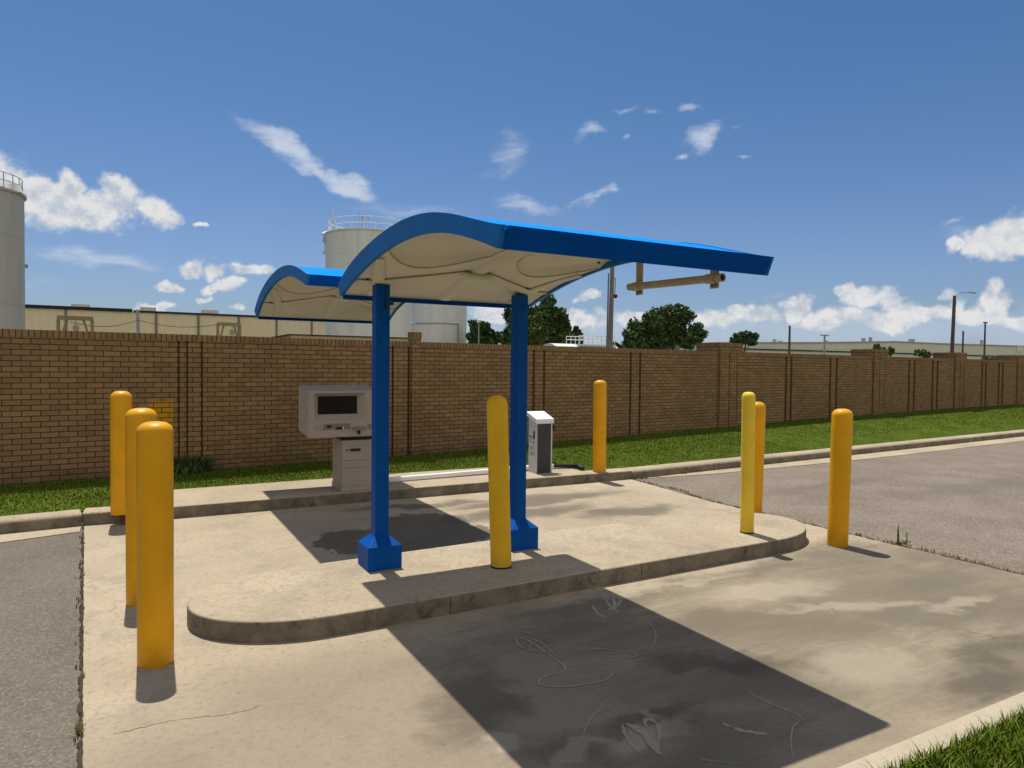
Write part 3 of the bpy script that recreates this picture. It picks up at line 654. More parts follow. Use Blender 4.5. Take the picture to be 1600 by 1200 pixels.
    for k, (x, y) in enumerate(posts):
        b = MB(); hw = .0525; zt = ztop(x, y)-.02
        b.box(x-hw, x+hw, y-hw, y+hw, base_z, zt); p = bld(b, 'post', M['blue'], bevel=.006)
        if len(posts) == 1: continue
        b = MB(); h2 = .128
        b.loops([[(x+sx*h, y+sy*h, base_z+zz) for sx, sy in ((-1, -1), (1, -1), (1, 1), (-1, 1))] for h, zz in ((h2, .001), (h2, .172), (hw+.004, .235), (hw+.004, .24))], True)
        b.v = [tuple(Vector(q)+inv) for q in b.v]; b.build('post_base', M['blue'], p, bevel=.004)
        b = MB(); 
        if k == 0: b.box(x+.012, x+.018, y-hw-.006, y-hw+.002, zt-.16, zt-.02).box(x+.007, x+.023, y-hw-.01, y-hw+.001, zt-.175, zt-.155)
        else: b.lathe([(.008, 0), (.008, .01)], (x+.012, y-hw-.004, zt-.10), 10)
        b.v = [tuple(Vector(q)+inv) for q in b.v]; b.build('bolt_slot', M['black'], p)
    return o, ztop
CG = 'arched blue drive-through canopies'
C1, zt1 = canopy(TOP1, BOT1, 1.42, 3.075, 'larger near blue arched canopy with cream underside on two posts on the island', CG, [(1.637, 5.022), (2.83, 5.055)], .127)
C2, zt2 = canopy(sc_(TOP2), sc_(BOT2), 1.395, 3.075, 'smaller far blue arched canopy behind the first, above the payment kiosk', CG, [(at(591, 600, 8.72).x, 8.72)], .127)
# clearance bar hung under the right end of the near canopy
cb = thing('clearance_bar', (2.93, 3.2, 2.0), 'bronze pipe clearance bar on two flat hangers under the near canopy right end', 'clearance bar')
def loc(b, o): b.v = [tuple(Vector(q)-Vector(o.location)) for q in b.v]; return b
y0, y1 = 2.90, 3.74; X = 2.93
def hz(y): return 2.162-(3.74-y)*-.0 - (3.74-y)*.028
pipe = MB(); seg = 20; rings = []
for rr, y in ((.024, y1), (.024, y0), (.017, y0), (.017, y0+.2)):
    rings.append([(X+rr*math.cos(2*math.pi*j/seg), y, hz(y)+rr*math.sin(2*math.pi*j/seg)) for j in range(seg)])
loc(pipe.loops(rings, True), cb).build('pipe', M['steel'], cb, smooth=True)
dk = MB().loops([[(X+.0168*math.cos(2*math.pi*j/seg), y, hz(y)+.0168*math.sin(2*math.pi*j/seg)) for j in range(seg)] for y in (y0+.012, y0+.02)], True)
loc(dk, cb).build('pipe_bore', M['black'], cb)
for y in (2.985, 3.66):
    h = MB().box(X+.018, X+.026, y-.033, y+.033, hz(y)-.055, zt1(X, y)+.005)
    hg = loc(h, cb).build('hanger', M['steel'], cb, bevel=.002)
    rg = MB()
    rg.loops([[(X+rr*math.cos(2*math.pi*j/seg), yy, hz(y)+rr*math.sin(2*math.pi*j/seg)) for j in range(seg)] for rr, yy in ((.024, y-.036), (.029, y-.036), (.029, y+.036), (.024, y+.036))], True)
    loc(rg, cb).build('clamp_ring', M['steel'], hg, smooth=True)
    for dy in (-.014, .014): loc(MB().box(X+.014, X+.019, y+dy-.005, y+dy+.005, hz(y)-.042, hz(y)-.032), cb).build('bolt', M['black'], hg)
# floodlight under far canopy
fl = thing('floodlight', (2.78, 7.6, 2.40), 'small round dark lamp hanging under the far canopy beside the first post', 'lamp')
pp = at(608.5, 473, 7.4); 
fl.location = pp
MB().lathe([(.012, -.03), (.045, -.025), (.05, 0), (.045, .03), (.02, .045)], (0, 0, 0), 20).build('lamp_body', M['black'], fl, smooth=True)
MB().tube([(0, 0, .04), (0, 0, max(.08, zt2(pp.x, pp.y)-pp.z))], .008, 8).build('lamp_stem', M['black'], fl)
# ------------------------------------------------------------------ payment kiosk
ko = thing('payment_kiosk', (2.4, 8.35, .127), 'grey payment kiosk with dark screen on a pedestal, left of the first blue post', 'kiosk'); kv = Vector(ko.location)
def kb(b, name, mt, par=ko, **kw): b.v = [tuple(Vector(q)-kv) for q in b.v]; return b.build(name, mt, par, **kw)
YF = 8.06
def kp(px, py, y=YF): return at(px, py, y)
xl, xr = kp(482, 650).x, 2.64; zb, zt = kp(482, 685.5).z, kp(482, 610.5).z
hd = MB(); yb = 8.60
r0 = [(xl, zb), (xr, zb), (xr, zt), (xl, zt)]
rA = [(kp(491, 659).x, kp(491, 660).z), (kp(572, 659).x, kp(491, 660).z), (kp(572, 614).x, kp(491, 615).z), (kp(491, 614).x, kp(491, 615).z)]
sc0 = [kp(496.5, 647.5, YF+.07), kp(557.5, 647.5, YF+.07), kp(557.5, 618.5, YF+.07), kp(496.5, 618.5, YF+.07)]
rB = [(sc0[0].x-.012, sc0[0].z-.012), (sc0[1].x+.012, sc0[0].z-.012), (sc0[1].x+.012, sc0[2].z+.012), (sc0[0].x-.012, sc0[2].z+.012)]
def R3(r, y): return [(x, y, z) for x, z in r]
back = [(xl, yb, zb+.05), (xr, yb, zb+.05), (xr, yb, zt+.045), (xl, yb, zt+.045)]
hd.loops([back, R3(r0, YF), R3(rA, YF), R3(rB, YF+.07)], True)
head = kb(hd, 'kiosk_head', M['kiosk'], bevel=.012)
kb(MB().box(sc0[0].x, sc0[1].x, YF+.063, YF+.068, sc0[0].z, sc0[2].z), 'screen', M['screen'], head)
def panel(px0, py0, px1, py1, mt, name, par, y=YF, d=.004):
    a, c = kp(px0, py1, y), kp(px1, py0, y); return kb(MB().box(a.x, c.x, y-d, y+.01, a.z, c.z), name, mt, par)
p0 = kp(503, 672.3); p1 = kp(547, 672.3); q0 = kp(506.5, 662.5); q1 = kp(547, 662.3)
b = MB().loops([[(p0.x, y, p0.z), (p1.x, y, p0.z), (q1.x, y, q0.z), (q0.x, y, q0.z)] for y in (YF-.002, YF+.01)], True); kb(b, 'control_panel', M['kiosk_dark'], head)
panel(510.5, 664.5, 517.5, 668.5, M['black'], 'card_slot', head, d=.008); panel(525, 667, 535, 671, M['black'], 'ticket_slot', head, d=.008); panel(535.3, 666.5, 536.8, 671, M['boxwhite'], 'slot_light', head, d=.007)
panel(551, 666.5, 570.5, 672, M['kiosk_dark'], 'printer_lip', head, d=.02); panel(558, 672.3, 563, 678.5, M['black'], 'receipt_slot', head, d=.006); panel(574.5, 662, 580, 670, M['kiosk_dark'], 'printer_lip', head, d=.006)
for k in range(3): 
    a = kp(493.5+k*3.2, 672); c = kp(495.0+k*4.2, 664); kb(MB().tube([(a.x, YF-.001, a.z), ((a.x+c.x)/2-.006, YF-.001, (a.z+c.z)/2), (c.x, YF-.001, c.z)], .0022, 5), 'moulded_line', M['kiosk_dark'], head)
PX0, PX1, PY0, PY1 = 2.19, 2.60, 8.13, 8.58
zped = kp(534, 688.5, PY0).z
ped = kb(MB().box(PX0, PX1, PY0, PY1, .19, zped), 'pedestal', M['kiosk'], bevel=.008)
kb(MB().box(PX0-.006, PX1+.006, PY0-.006, PY1+.006, .128, .19), 'plinth', M['kiosk'], ped, bevel=.005)
kb(MB().box(PX0+.03, PX1-.03, PY0+.03, PY1-.03, zped-.002, kp(534, 684, PY0).z+.02), 'neck', M['black'], ped)
for py in (719.5, 731): z = kp(545, py, PY0).z; kb(MB().box(PX0+.006, PX1-.004, PY0-.0025, PY0+.004, z-.0025, z+.0025), 'panel_gap', M['kiosk_dark'], ped)
panel(547, 700.5, 563, 705, M['black'], 'handle', ped, PY0, .012); panel(541, 702, 543.5, 704.5, M['black'], 'keyhole', ped, PY0, .005)
z = kp(545, 696.5, PY0).z; kb(MB().box(PX0+.05, PX1-.02, PY0-.002, PY0+.004, z-.0015, z+.0015), 'panel_gap', M['kiosk_dark'], ped)
# ------------------------------------------------------------------ barrier cabinet and the arm lying behind it
bo = thing('barrier_cabinet', (5.12, 8.5, .127), 'grey gate barrier cabinet with white sloping lid and dark front, beside the second post', 'cabinet'); kv2 = Vector(bo.location)
def bb(b, name, mt, par=bo, **kw): b.v = [tuple(Vector(q)-kv2) for q in b.v]; return b.build(name, mt, par, **kw)
bx0, bx1, by0, by1 = 4.995, 5.245, 8.38, 8.62
zf, zk = .845, .94
b = MB().loops([[(x, y, z) for y, z in ((by0, .129), (by1, .129), (by1, zk), (by0, zf))] for x in (bx0, bx1)], True); cab = bb(b, 'cabinet_body', M['boxgrey'], bevel=.006)
b = MB().loops([[(x, y, z) for y, z in ((by0-.02, zf-.02), (by1+.02, zk-.02), (by1+.02, zk+.045), (by0-.02, zf+.045))] for x in (bx0-.025, bx1+.012)], True); bb(b, 'lid', M['boxwhite'], bevel=.006)
bb(MB().box(bx0+.004, bx1-.028, by0-.008, by0+.01, .132, zf-.026), 'front_door', M['darkgrey'], bevel=.002)
mk = bb(MB().box(bx1-.002, bx1+.03, 8.46, 8.54, .70, .80), 'arm_mount', M['black'])
bb(MB().tube([(bx1+.02, 8.50, .75), (bx1+.085, 8.46, .79)], .028, 10).tube([(bx1+.02, 8.5, .72), (bx1+.085, 8.46, .745)], .02, 10), 'arm_clamp', M['black'], mk)
# printed pictogram and rows of small marks on the left side
X = bx0-.003
def sidebox(y0, y1, z0, z1, name='printed_mark', mt=None): bb(MB().box(X, X+.006, y0, y1, z0, z1), name, mt or M['black'], cab)
pk = MB().box(X, X+.006, 8.445, 8.485, .605, .66).tube([(X, 8.45, .66), (X, 8.45, .70), (X, 8.457, .713), (X, 8.473, .713), (X, 8.48, .70), (X, 8.48, .66)], .005, 6)
bb(pk, 'lock_pictogram', M['black'], cab)
bb(MB().box(X, X+.006, 8.50, 8.60, .628, .638).box(X, X+.006, 8.49, 8.60, .60, .604).box(X, X+.006, 8.57, 8.60, .638, .644), 'key_pictogram', M['black'], cab)
for yy, z0, h in ((8.47, .535, .035), (8.558, .545, .022)): sidebox(yy, yy+.018, z0, z0+h)
for r_, z0 in enumerate((.45, .365)):
    for k in range(4):
        yy = 8.455+k*.035
        if r_ == 0: bb(MB().tube([(X+.002, yy+.004, z0+.05), (X+.002, yy-.004 if k % 2 else yy+.006, z0+.02), (X+.002, yy+.006, z0)], .0028, 5), 'printed_mark', M['darkgrey'], cab)
        else: bb(MB().tube([(X+.002, yy-.008, z0), (X+.002, yy-.008, z0+.055), (X+.002, yy+.010, z0+.055), (X+.002, yy+.010, z0), (X+.002, yy-.008, z0)], .0018, 5), 'printed_mark', M['kiosk_dark'], cab)
sidebox(8.555, 8.560, .795, .802, mt=M['brownpipe'])
ao = thing('fallen_boom', (4.3, 8.68, .127), 'white barrier arm with black end lying on the platform behind the cabinet', 'barrier arm'); kv3 = Vector(ao.location)
def ab(b, name, mt, par=ao, **kw): b.v = [tuple(Vector(q)-kv3) for q in b.v]; return b.build(name, mt, par, **kw)
P0, P1, P2, P3 = Vector((2.86, 8.56, .158)), Vector((5.46, 8.70, .168)), Vector((5.86, 8.60, .158)), Vector((5.80, 8.42, .15))
def bar(a, c, hw, hh):
    d = (c-a).normalized(); q = Vector((-d.y, d.x, 0)).normalized()*hw; u = Vector((0, 0, hh))
    return MB().loops([[p-q-u, p+q-u, p+q+u, p-q+u] for p in (a, c)], True)
ab(bar(P0, P1, .035, .03), 'arm_tube', M['white'], bevel=.012)
ab(bar(P1-(P1-P0).normalized()*-.001, P2, .037, .026), 'arm_end', M['black'], bevel=.008)
ab(bar(P2+Vector((-.02, .02, -.004)), P3, .03, .024), 'arm_end', M['darkgrey'], bevel=.008)
# ------------------------------------------------------------------ plants at hand
wd = thing('weed_clump', (.72, wall_y(.72)-.10, .17), 'dark green weed clump at the foot of the brick wall behind the bollards', 'weed')
P = np.stack([rng.normal(0, .10, 700), rng.normal(0, .05, 700), rng.uniform(0, .12, 700)], 1)
cards('leaves', P, .15, M['leaf'], wd, 1.4, .012)
cards('stems', np.stack([rng.normal(0, .06, 30), rng.normal(0, .03, 30), np.zeros(30)], 1), .26, M['leaf2'], wd, .3, .004)
dp = gz(1403, 851)
ds = thing('dry_weed', dp, 'dry upright weed stalk in the joint beside the right asphalt', 'weed')
b = MB().tube([(0, 0, -.01), (.003, 0, .06), (-.004, .0, .12), (.006, 0, .185)], [.007, .011, .008, .003], 6)
b.tube([(.085, -.02, -.01), (.10, -.02, .05), (.088, -.02, .10)], [.003, .003, .002], 5).tube([(.10, -.02, .03), (.115, -.02, .06), (.105, -.02, .11), (.085, -.02, .07)], .002, 5)
b.build('stalk', M['dry'], ds)
cards('leaves', np.stack([rng.normal(.05, .06, 60), rng.normal(0, .02, 60), np.zeros(60)], 1), .04, M['dryleaf'], ds, 1.0, .004)
# ------------------------------------------------------------------ tanks
def rail(o, R, z, h, nposts, r=.02, a0=0, a1=360, mt=None):
    b = MB(); mt = mt or M['railw']
    for zz in (h, h*.52): b.tube([(R*math.cos(R_(a)), R*math.sin(R_(a)), z+zz) for a in np.linspace(a0, a1, 73)], r, 6)
    for a in np.linspace(a0, a1, nposts, endpoint=False): b.tube([(R*math.cos(R_(a)), R*math.sin(R_(a)), z), (R*math.cos(R_(a)), R*math.sin(R_(a)), z+h)], r, 6)
    return b.build('guard_rail', mt, o)
def tank(pl, pr, ptop, Y, label, group='white storage tanks behind the wall', hidden_left=None):
    a = at(pl, 560, Y); c = at(pr, 560, Y); R = (c-a).length/2*.985; cen = (a+c)/2; fwd = Vector((cF.x, cF.y, 0)).normalized()
    cen.z = 0; z = at((pl+pr)/2, ptop, Y).z
    return cen, R, z
def mk_tank(cen, R, H, label, rails=True):
    o = thing('storage_tank', (cen.x, cen.y, 0), label, 'tank', 'white storage tanks behind the wall')
    MB().lathe([(R, -.1), (R, H*.25), (R, H*.5), (R, H*.75), (R, H-.04)], (0, 0, 0), 72, cap=False).build('shell', M['tank'], o, smooth=True)
    MB().lathe([(R, H-.06), (R+.07, H-.05), (R+.07, H+.03), (R*.6, H+.16), (.02, H+.26)], (0, 0, 0), 72).build('tank_roof', M['tank'], o, smooth=True)
    return o
# middle tank
Y = 45.0; dl, dr = ray(508, 500), ray(640, 500)
def tank_geo(pl, pr, dist):        # circle of tangent sight lines: centre and radius at a given horizontal distance
    dl, dr = ray(pl, 560), ray(pr, 560); al, ar = math.atan2(dl.x, dl.y), math.atan2(dr.x, dr.y); am = (al+ar)/2; hb = (ar-al)/2
    return Vector((dist*math.sin(am), dist*math.cos(am), 0)), dist*math.sin(hb), am
c_, R, am = tank_geo(508, 641, 46)
def toph(px, py, cen, R):          # height of the near rim seen at (px,py)
    d = ray(px, py); h = math.hypot(d.x, d.y); return CAMH+d.z/h*(math.hypot(cen.x, cen.y)-R)
H = toph(575, 357.5, c_, R)
t2 = mk_tank(c_, R, H, 'wide beige white tank with thin roof railing behind the near blue canopy')
rail(t2, R*.93, H+.02, .80, 22, .022)
tl = Vector((-math.cos(am), math.sin(am), 0))      # camera left, seen from the tank
nr = Vector((-math.sin(am), -math.cos(am), 0))
def tp_(a, b_, z): v = tl*a+nr*b_; return (v.x, v.y, z)
MB().tube([tp_(R*.70, R*.55, H), tp_(R*.86, R*.50, H+1.35)], .06, 8).build('roof_pipe', M['railw'], t2)
MB().tube([tp_(R*.15, R*.6, H), tp_(R*.15, R*.6, H+1.0)], .05, 6).tube([tp_(R*.22, R*.6, H), tp_(R*.22, R*.6, H+1.35)], .015, 6).tube([tp_(R*.02, R*.6, H), tp_(R*.02, R*.6, H+1.05)], .03, 6).build('vent_pipe', M['gal'], t2)
MB().tube([tp_(R*1.0, .1, H-.42), tp_(R*1.0, .1, H+.0), tp_(R*.9, .2, H+.12)], [.26, .27, .15], 12).build('overflow_hood', M['tank'], t2)
MB().tube([tp_(R*1.02, .1, H-.42), tp_(R*1.0, .1, H-1.1)], .05, 8).tube([tp_(R*1.02, .1, H-1.2), tp_(R*1.0, .1, H-1.05)], .20, 10).build('side_nozzle', M['tank'], t2)
# right-hand tank
c_, R, am = tank_geo(641, 728.5, 56)
H = toph(684, 405, c_, R)
t3 = mk_tank(c_, R, H, 'narrower white tank with a pipe frame on its side, right of the wide tank')
tl = Vector((-math.cos(am), math.sin(am), 0)); nr = Vector((-math.sin(am), -math.cos(am), 0))
def onshell(a, z, off=.05):
    v = tl*(math.sin(a)*(R+off))+nr*(math.cos(a)*(R+off)); return (v.x, v.y, z)
zfrm = toph(684, 505, c_, R)
MB().tube([onshell(a, zfrm) for a in np.linspace(R_(80), R_(-42), 24)], .035, 6).build('ring_pipe', M['gal'], t3)
MB().tube([onshell(R_(-42), zfrm), onshell(R_(-42), 0)], .07, 6).build('down_pipe', M['gal'], t3)
rail(t3, R*.93, H+.02, .9, 16, .025)
# left tank, cut by the frame
c_, R, am = tank_geo(-150, 40, 31)
H = toph(-55, 283, c_, R)
t1 = mk_tank(c_, R, H, 'tall grey-white tank with dark roof railing at the left end above the wall')
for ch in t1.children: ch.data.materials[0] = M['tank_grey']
rail(t1, R*.97, H+.02, .55, 26, .016, mt=M['gal'])
tl = Vector((-math.cos(am), math.sin(am), 0)); nr = Vector((-math.sin(am), -math.cos(am), 0))
MB().tube([tuple(tl*(-R*.78)+nr*(R*.5)+Vector((0, 0, H+z))) for z in (.0, .26)], [.3, .2], 12).build('roof_hatch', M['tank'], t1)
MB().tube([tuple(tl*(-R*1.01)+Vector((0, 0, H-2.5+dz))) for dz in (0, .12)], .08, 8).build('side_nozzle', M['gal'], t1)
# ------------------------------------------------------------------ beige warehouse, gantries, poles on the left
bw = thing('beige_warehouse', (0, 54, 0), 'long beige metal-sided warehouse with black roof edge behind the left wall', 'warehouse', rz=R_(1.0))
mw = bw.matrix_basis
def lw(px, py): # intersection with the warehouse front plane, in local coords
    d = ray(px, py); nrm = mw.to_3x3() @ Vector((0, 1, 0)); o0 = Vector((0, 0, CAMH)); t = (Vector((0, 54, 0))-o0).dot(nrm)/d.dot(nrm); return mw.inverted() @ (o0+d*t)
ZB = lw(200, 483.5).z; xe = lw(625, 500).x
MB().box(-45, xe, 0, 26, -.1, ZB-.17).build('wall', M['beige'], bw)
MB().box(-45.1, lw(207, 480).x, -.12, 26, ZB-.17, ZB+.04).box(lw(209, 480).x, xe+.1, -.1, 26, ZB-.17, ZB-.04).build('roof_edge', M['trim'], bw)
for px in (103, 244, 310, 373, 432, 487): x = lw(px, 500).x; MB().box(x-.07, x+.07, -.06, .05, 0, ZB-.18).build('downpipe', M['mast'], bw)
for px, wv in ((123, .55), (235, .5), (337, .55)): x = lw(px, 480).x; MB().box(x-wv, x+wv, 3, 4, ZB+.1, ZB+.42).build('roof_vent', M['roofw'], bw)
def gantry(pl, pr, py, D, label, light):
    a = at(pl, py, D); c = at(pr, py, D); o = thing('pipe_gantry', ((a.x+c.x)/2, D, 0), label, 'gantry', 'timber gantries in front of the beige warehouse'); hw = (c.x-a.x)/2; z = a.z
    MB().box(-hw, hw, -.10, .10, z-.16, z).build('cross_beam', M['timber'], o)
    for s in (-1, 1):
        MB().box(s*hw*.93-.06, s*hw*.93+.06, -.06, .06, 0, z-.16).build('post', M['timber'], o)
        MB().tube([(s*hw*.9, -.02, z-1.15), (s*hw*.45, -.02, z-.16)], .05, 6).build('brace', M['timber'], o)
    MB().lathe([(.02, 0), (.10, .02), (.12, .2), (.04, .3)], (light, -.02, z-.62), 12).tube([(light, -.02, z-.3), (light, -.02, z-.16)], .02, 6).build('hanging_lamp', M['steel'], o)
    return o
gantry(89, 146, 493, 34, 'wider timber gantry with braces in front of the warehouse, nearer the left tank', .02)
gantry(339, 376, 503.5, 37, 'smaller timber gantry with a lamp in front of the warehouse, nearer the canopy', .15)
def pole(px, ptop, D, r, label, mt='wood', cat='pole', name='utility_pole', group='poles behind the wall', lean=0.0):
    a = at(px, ptop, D); o = thing(name, (a.x, D, 0), label, cat, group)
    MB().tube([(lean, 0, -.3), (lean*.5, 0, a.z*.5), (0, 0, a.z)], [r*1.15, r*1.05, r*.85], 10).build('shaft', M[mt], o, smooth=True); return o, a.z
pole(215, 484, 40, .09, 'thin grey pole rising in front of the beige warehouse between the gantries', 'gal', lean=.1)
# wires strung before the warehouse
def wire(p, q, D1, D2, label, sag=.25):
    a, c = at(*p, D1), at(*q, D2); o = MB().tube([a.lerp(c, t)-Vector((0, 0, sag*4*t*(1-t))) for t in np.linspace(0, 1, 20)], .014, 5).build('overhead_wire', M['trim'], origin=a); tag(o, label, 'wire', 'thin overhead wires'); return o
wire((110, 503), (215, 500), 33.8, 39.9, 'thin dark wire sagging from the wider gantry to the grey pole'); wire((216, 500), (345, 506), 39.9, 36.9, 'thin dark wire sagging from the grey pole to the smaller gantry')
# low shed roof right behind the wall in front of the tanks
sp = at(455, 522, 24); sq = at(640, 525, 24)
sh = thing('low_shed', (sp.x, 24, 0), 'low tan shed with dark eave just above the wall below the wide tank', 'shed')
MB().box(0, sq.x-sp.x, 0, 5, 0, sp.z-.035).build('wall', M['beige2'], sh); MB().box(-.10, sq.x-sp.x+.1, -.06, 5.1, sp.z-.035, sp.z).build('roof', M['trim'], sh)
# ------------------------------------------------------------------ trees
def leaf_mesh(name, clumps, n, size, mt, parent):
    tot = sum(c[3]*c[4]*c[5] for c in clumps); V = []; 
    for cx, cy, cz, rx, ry, rz in clumps:
        k = max(8, int(n*(rx*ry*rz)/tot)); d = rng.normal(size=(k, 3)); d /= np.linalg.norm(d, axis=1)[:, None]
        r = rng.random(k)**.45; P = d*r[:, None]*np.array([rx, ry, rz])*(1+rng.normal(0, .10, k))[:, None]+np.array([cx, cy, cz]); V.append(P)
    P = np.concatenate(V); k = len(P)
    a = rng.normal(size=(k, 3)); a /= np.linalg.norm(a, axis=1)[:, None]; b = rng.normal(size=(k, 3)); b -= a*(a*b).sum(1)[:, None]; b /= np.linalg.norm(b, axis=1)[:, None]
    s = size*rng.uniform(.6, 1.4, k)[:, None]; a = a*s; b = b*s*.6
    Vv = np.stack([P-a, P-b*.9+a*.1, P+a, P+b*.9+a*.1], 1).reshape(-1, 3)
    me = bpy.data.meshes.new(name); i = np.arange(k)*4
    me.from_pydata(Vv.tolist(), [], [tuple(q) for q in np.stack([i, i+1, i+2, i+3], 1).tolist()]); me.materials.append(mt)
    o = bpy.data.objects.new(name, me); COL.objects.link(o); o.parent = parent; return o
def tree(clpx, D, trunk_px, label, mt='leaf', n=5000, size=.16, group='trees behind the wall', name='tree', cat='tree', depth=.8):
    base = at(trunk_px, 560, D); o = thing(name, (base.x, D, 0), label, cat, group)
    k = (Vector((base.x, D, 0)).length)/FPX*.98; cl = []; lim = MB()
    top = at(trunk_px, min(c[1] for c in clpx), D).z; 
    for (px, py, rx, ry) in clpx:
        c = at(px, py, D); yy = random.uniform(-.5, .5)*rx*k
        cl.append((c.x-base.x, yy, c.z, rx*k*1.1, rx*k*depth, ry*k*1.05))
    # sub-clumps around each clump for an uneven outline
    sub = []
    for c in cl:
        sub.append((c[0], c[1], c[2], c[3]*.62, c[4]*.62, c[5]*.62))
        for _ in range(9):
            d = rng.normal(size=3); d /= np.linalg.norm(d); q = rng.uniform(.25, .42)
            sub.append((c[0]+d[0]*c[3]*.68, c[1]+d[1]*c[4]*.68, c[2]+d[2]*c[5]*.68, c[3]*q, c[4]*q, c[5]*q))
    lo = min(c[2] for c in cl); hb = max(.4, lo*.55); r0 = max(.08, top*.022)
    lim.tube([(0, 0, -.2), (.03, .02, hb*.5), (0, 0, hb), (.05, 0, max(hb+.2, top*.7))], [r0*1.3, r0, r0*.85, r0*.3], 9)
    for c in cl: lim.tube([(0, 0, hb), (c[0]*.5, c[1]*.5, hb+(c[2]-hb)*.65), (c[0], c[1], c[2])], [r0*.55, r0*.38, r0*.12], 6)
    lim.build('trunk', M['bark'], o); leaf_mesh('crown', sub, n, size, M[mt], o); return o
tree([(1034,508,34,26),(1005,516,26,22),(985,530,18,18),(1060,508,30,26),(1042,492,28,16),(1074,497,18,16),(1086,512,14,12),(1075,528,26,18),(1025,530,40,18),(1045,520,34,24),(1090,531,12,12),(1055,484,20,8),(1015,500,18,14)], 42, 1036, 'large round dark green tree left of the first tall brick column', 'leaf', 17000, .16)
tree([(850,490,22,26),(856,472,14,14),(845,515,28,24),(868,510,22,24),(874,494,12,14),(862,532,34,16),(888,526,16,18),(806,508,28,28),(800,486,16,14),(800,532,26,16),(825,495,22,26)], 44, 840, 'tall broad dark tree rising behind the second blue post', 'leaf', 15000, .19)
tree([(836,518,17,22),(838,500,11,12),(832,535,18,14)], 36, 834, 'olive green bushy tree just right of the second blue post', 'leaf2', 6000, .13)
tree([(745,512,18,14),(738,530,16,12),(765,520,18,12),(758,535,26,10),(778,528,12,10)], 48, 752, 'dark green low tree between the right tank and the second post', 'leaf', 7000, .16)
tree([(900,530,10,14),(902,518,8,8),(893,537,10,8)], 50, 900, 'small grey-green tree right of the tall dark tree', 'leaf3', 2600, .15)
tree([(1160,530,21,11),(1152,526,11,8),(1168,525,10,8),(1177,532,8,8),(1145,533,8,8)], 52, 1160, 'low round tree above the wall beside the first tall brick column', 'leaf3', 4500, .15)
tree([(1374,542,7,6),(1381,548,7,8),(1389,549,6,7),(1372,550,8,7)], 34, 1379, 'dark upright shrub behind the second tall brick column', 'leaf', 1600, .09, name='shrub', cat='shrub')
tree([(1443,553,10,6),(1436,551,7,5),(1452,555,7,5)], 40, 1443, 'light green shrub in front of the long grey building', 'leaf2', 1600, .09, name='shrub', cat='shrub')
tree([(1541,561,10,4),(1549,562,8,3)], 45, 1543, 'small dark shrub at the foot of the rightmost pole', 'leaf', 1000, .10, name='shrub', cat='shrub')
tree([(965,540,10,6),(975,543,10,4)], 55, 968, 'low distant bush beside the steel mast', 'leaf3', 1200, .14, name='shrub', cat='shrub')
# yard lamp in front of the low trees
yl = thing('yard_lamp', at(748, 515, 40).xy.to_3d(), 'slim yard lamp with small pale head before the dark low tree', 'lamp post'); zz = at(748, 505, 40).z
MB().tube([(0, 0, 0), (0, 0, zz)], .04, 8).build('shaft', M['gal'], yl); MB().lathe([(.03, 0), (.14, .06), (.10, .2), (.02, .24)], (0, 0, zz), 10).build('lamp_head', M['roofw'], yl, smooth=True)
# low white tank top with railing, mast and thin pole behind the wall
wt0, wt1 = at(857, 541, 26), at(954, 543, 26)
lt = thing('low_white_tank', ((wt0.x+wt1.x)/2, 26, 0), 'low white tank top with a railed platform just over the wall by the steel mast', 'tank'); hw = (wt1.x-wt0.x)/2; zz = at(900, 537.5, 26).z
b = MB(); b.loops([[(x, 1.0*math.cos(a), zz-1.0*k+1.0*math.sin(a)*k) for a in np.linspace(0, 2*math.pi, 24, endpoint=False)] for x, k in ((-hw, .72), (-hw+.15, .9), (-hw+.5, 1), (hw-.3, 1), (hw, .8))], True); b.build('tank_body', M['roofw'], lt, smooth=True)
for x in (-hw*.7, hw*.7): MB().box(x-.1, x+.1, -.5, .5, 0, zz-1.2).build('saddle', M['gal'], lt)
x0 = at(894.5, 540, 26).x-lt.location.x; x1 = at(950, 540, 26).x-lt.location.x; rh = at(900, 525, 26).z
b = MB()
for z in (rh, (rh+zz)/2+.03): b.tube([(x0, -.5, z), (x1, -.5, z)], .018, 6).tube([(x0, .5, z), (x1, .5, z)], .018, 6)
for x in np.linspace(x0, x1, 9):
    for y in (-.5, .5): b.tube([(x, y, zz-.15), (x, y, rh)], .014, 6)
b.build('guard_rail', M['railw'], lt)
MB().box(x0-.05, x1+.05, -.55, .55, zz-.10, zz-.02).build('walkway', M['railw'], lt)
ms, hz_ = pole(957, 410, 23, .10, 'thick grey steel mast with a red fitting right of the near canopy', 'mast', 'mast', 'steel_mast', None, -.10)
zr = at(961, 463, 23).z; MB().lathe([(.02, -.09), (.10, -.04), (.10, .05), (.03, .09)], (.12, -.05, zr), 12).build('red_fitting', M['brownpipe'], ms, smooth=True)
MB().tube([(.14, 0, zr+.1), (.16, 0, at(961, 436, 23).z), (.10, 0, at(961, 433, 23).z)], .02, 6).build('conduit', M['gal'], ms)
tpole, _ = pole(951, 427, 23.4, .035, 'thin steel rod standing just left of the thick mast', 'mast', 'pole', 'steel_rod', None, -.06)
# ------------------------------------------------------------------ right-hand horizon
rb = thing('grey_warehouse', (0, 120, 0), 'very long low grey-beige building along the horizon behind the right wall', 'building', rz=R_(0))
def rp(px, py, D=120): return at(px, py, D)
a0, a1, a2, a3 = rp(1150, 537), rp(1400, 535), rp(1600, 541), rp(1750, 546)
zr = 5.0
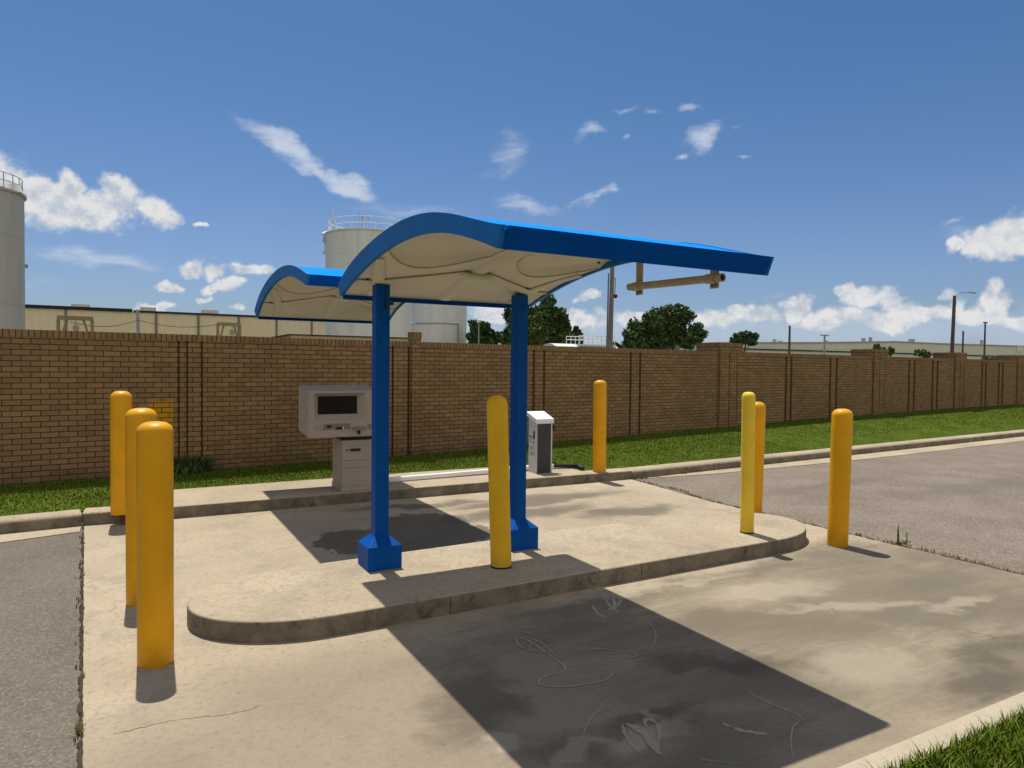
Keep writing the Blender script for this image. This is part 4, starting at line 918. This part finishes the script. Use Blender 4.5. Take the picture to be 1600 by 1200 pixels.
# plane through the two ends so that the roof line follows the photograph
dB = math.radians(12); 
xA, xB = rp(1150, 540).x, rp(1900, 545).x
D0 = 120
ztop_ = rp(1300, 536).z
b = MB(); prof = [(rp(1120, 536.5).x, rp(1120, 536.5).z), (rp(1275, 536).x, rp(1275, 536).z), (rp(1400, 534.5).x, rp(1400, 534.5).z), (rp(1470, 537.5).x, rp(1470, 537.5).z), (rp(1600, 541.5).x, rp(1600, 541.5).z), (rp(1800, 546).x, rp(1800, 546).z)]
for (xa, za), (xb, zb_) in zip(prof, prof[1:]):
    b.loops([[(x, 0, -.1), (x, 40, -.1), (x, 40, z), (x, 0, z)] for x, z in ((xa, za), (xb, zb_))], True)
b.build('wall', M['greige'], rb)
b = MB()
for (xa, za), (xb, zb_) in zip(prof, prof[1:]): b.loops([[(x, -.3, z+.002), (x, 40, z+.002), (x, 40, z+.28), (x, -.3, z+.28)] for x, z in ((xa, za), (xb, zb_))], True)
b.build('roof_edge', M['gal'], rb)
zl = rp(1300, 549).z; MB().box(prof[0][0], prof[-1][0], -.5, -.02, zl-.12, zl+.12).build('canopy_strip', M['trim'], rb); MB().box(prof[0][0], prof[-1][0], -.1, -.01, 0, rp(1300, 551).z).build('lower_wall', M['roofw'], rb)
for px, wv, hv in ((1243, .35, .9), (1252, .5, .5), (1324, .35, .5), (1383, .5, 1.1), (1394, .3, 1.3), (1408, 2.4, .25), (1430, .25, .5), (1456, .12, 1.3), (1461, .12, 1.3), (1530, 2.5, .35), (1560, 4, .3), (1568, .2, 1.8)):
    q = rp(px, 536); z0 = float(np.interp(q.x, [p[0] for p in prof], [p[1] for p in prof])); MB().box(q.x-wv*.5, q.x+wv*.5, 6, 7, z0+.2, z0+.25+hv).build('roof_vent', M['gal'], rb)
for px, col in ((1592, 'roofw'),): q = rp(px, 545); MB().box(q.x-1.6, q.x+1.6, -.25, -.01, q.z-.9, q.z+.9).build('pale_panel', M[col], rb)
pole(1234, 509, 38, .09, 'plain short brown pole nearest the first tall brick column')
tpx, hz2 = pole(1288.5, 523, 100, .22, 'faint distant pole with a small crossbar on the horizon', 'gal')
MB().box(-1.3, 1.3, -.1, .1, hz2-.25, hz2).build('crossbar', M['gal'], tpx)
sl_, hz3 = pole(1491.5, 462, 36, .15, 'tall leaning street lamp pole with curved arm behind the right wall', 'wood', 'street lamp', 'street_lamp', None, -.28)
e1 = at(1525, 457.5, 36).x-sl_.location.x; e2 = at(1513, 457.5, 36).x-sl_.location.x; zA = at(1518, 457.5, 36).z
MB().tube([(0, 0, hz3-.05), (e2*.4, 0, hz3+.12+(zA-hz3)*.5), (e2, 0, zA)], .045, 8).build('arm', M['gal'], sl_)
MB().loops([[(x, s*w_, zA+dz) for s, dz in ((-1, -.03), (1, -.03), (1, .06), (-1, .06))] for x, w_ in ((e2-.05, .06), ((e1+e2)/2, .14), (e1, .07))], True).build('lamp_head', M['gal'], sl_, bevel=.02)
MB().tube([(.10, 0, hz3-.55), (.22, 0, hz3-.45), (.22, 0, hz3-.8)], .04, 6).build('bracket', M['wood'], sl_)
p5, hz4 = pole(1505, 517, 40, .09, 'short dark pole with a small bracket right of the street lamp')
MB().tube([(0, 0, hz4-.1), (.18, 0, hz4-.3), (.24, 0, hz4-.34)], .025, 6).build('bracket', M['gal'], p5)
p6, hz5 = pole(1539.5, 503, 44, .10, 'dark T-topped pole, rightmost behind the wall')
MB().box(-.35, .35, -.06, .06, hz5-.14, hz5).build('crossbar', M['wood'], p6)
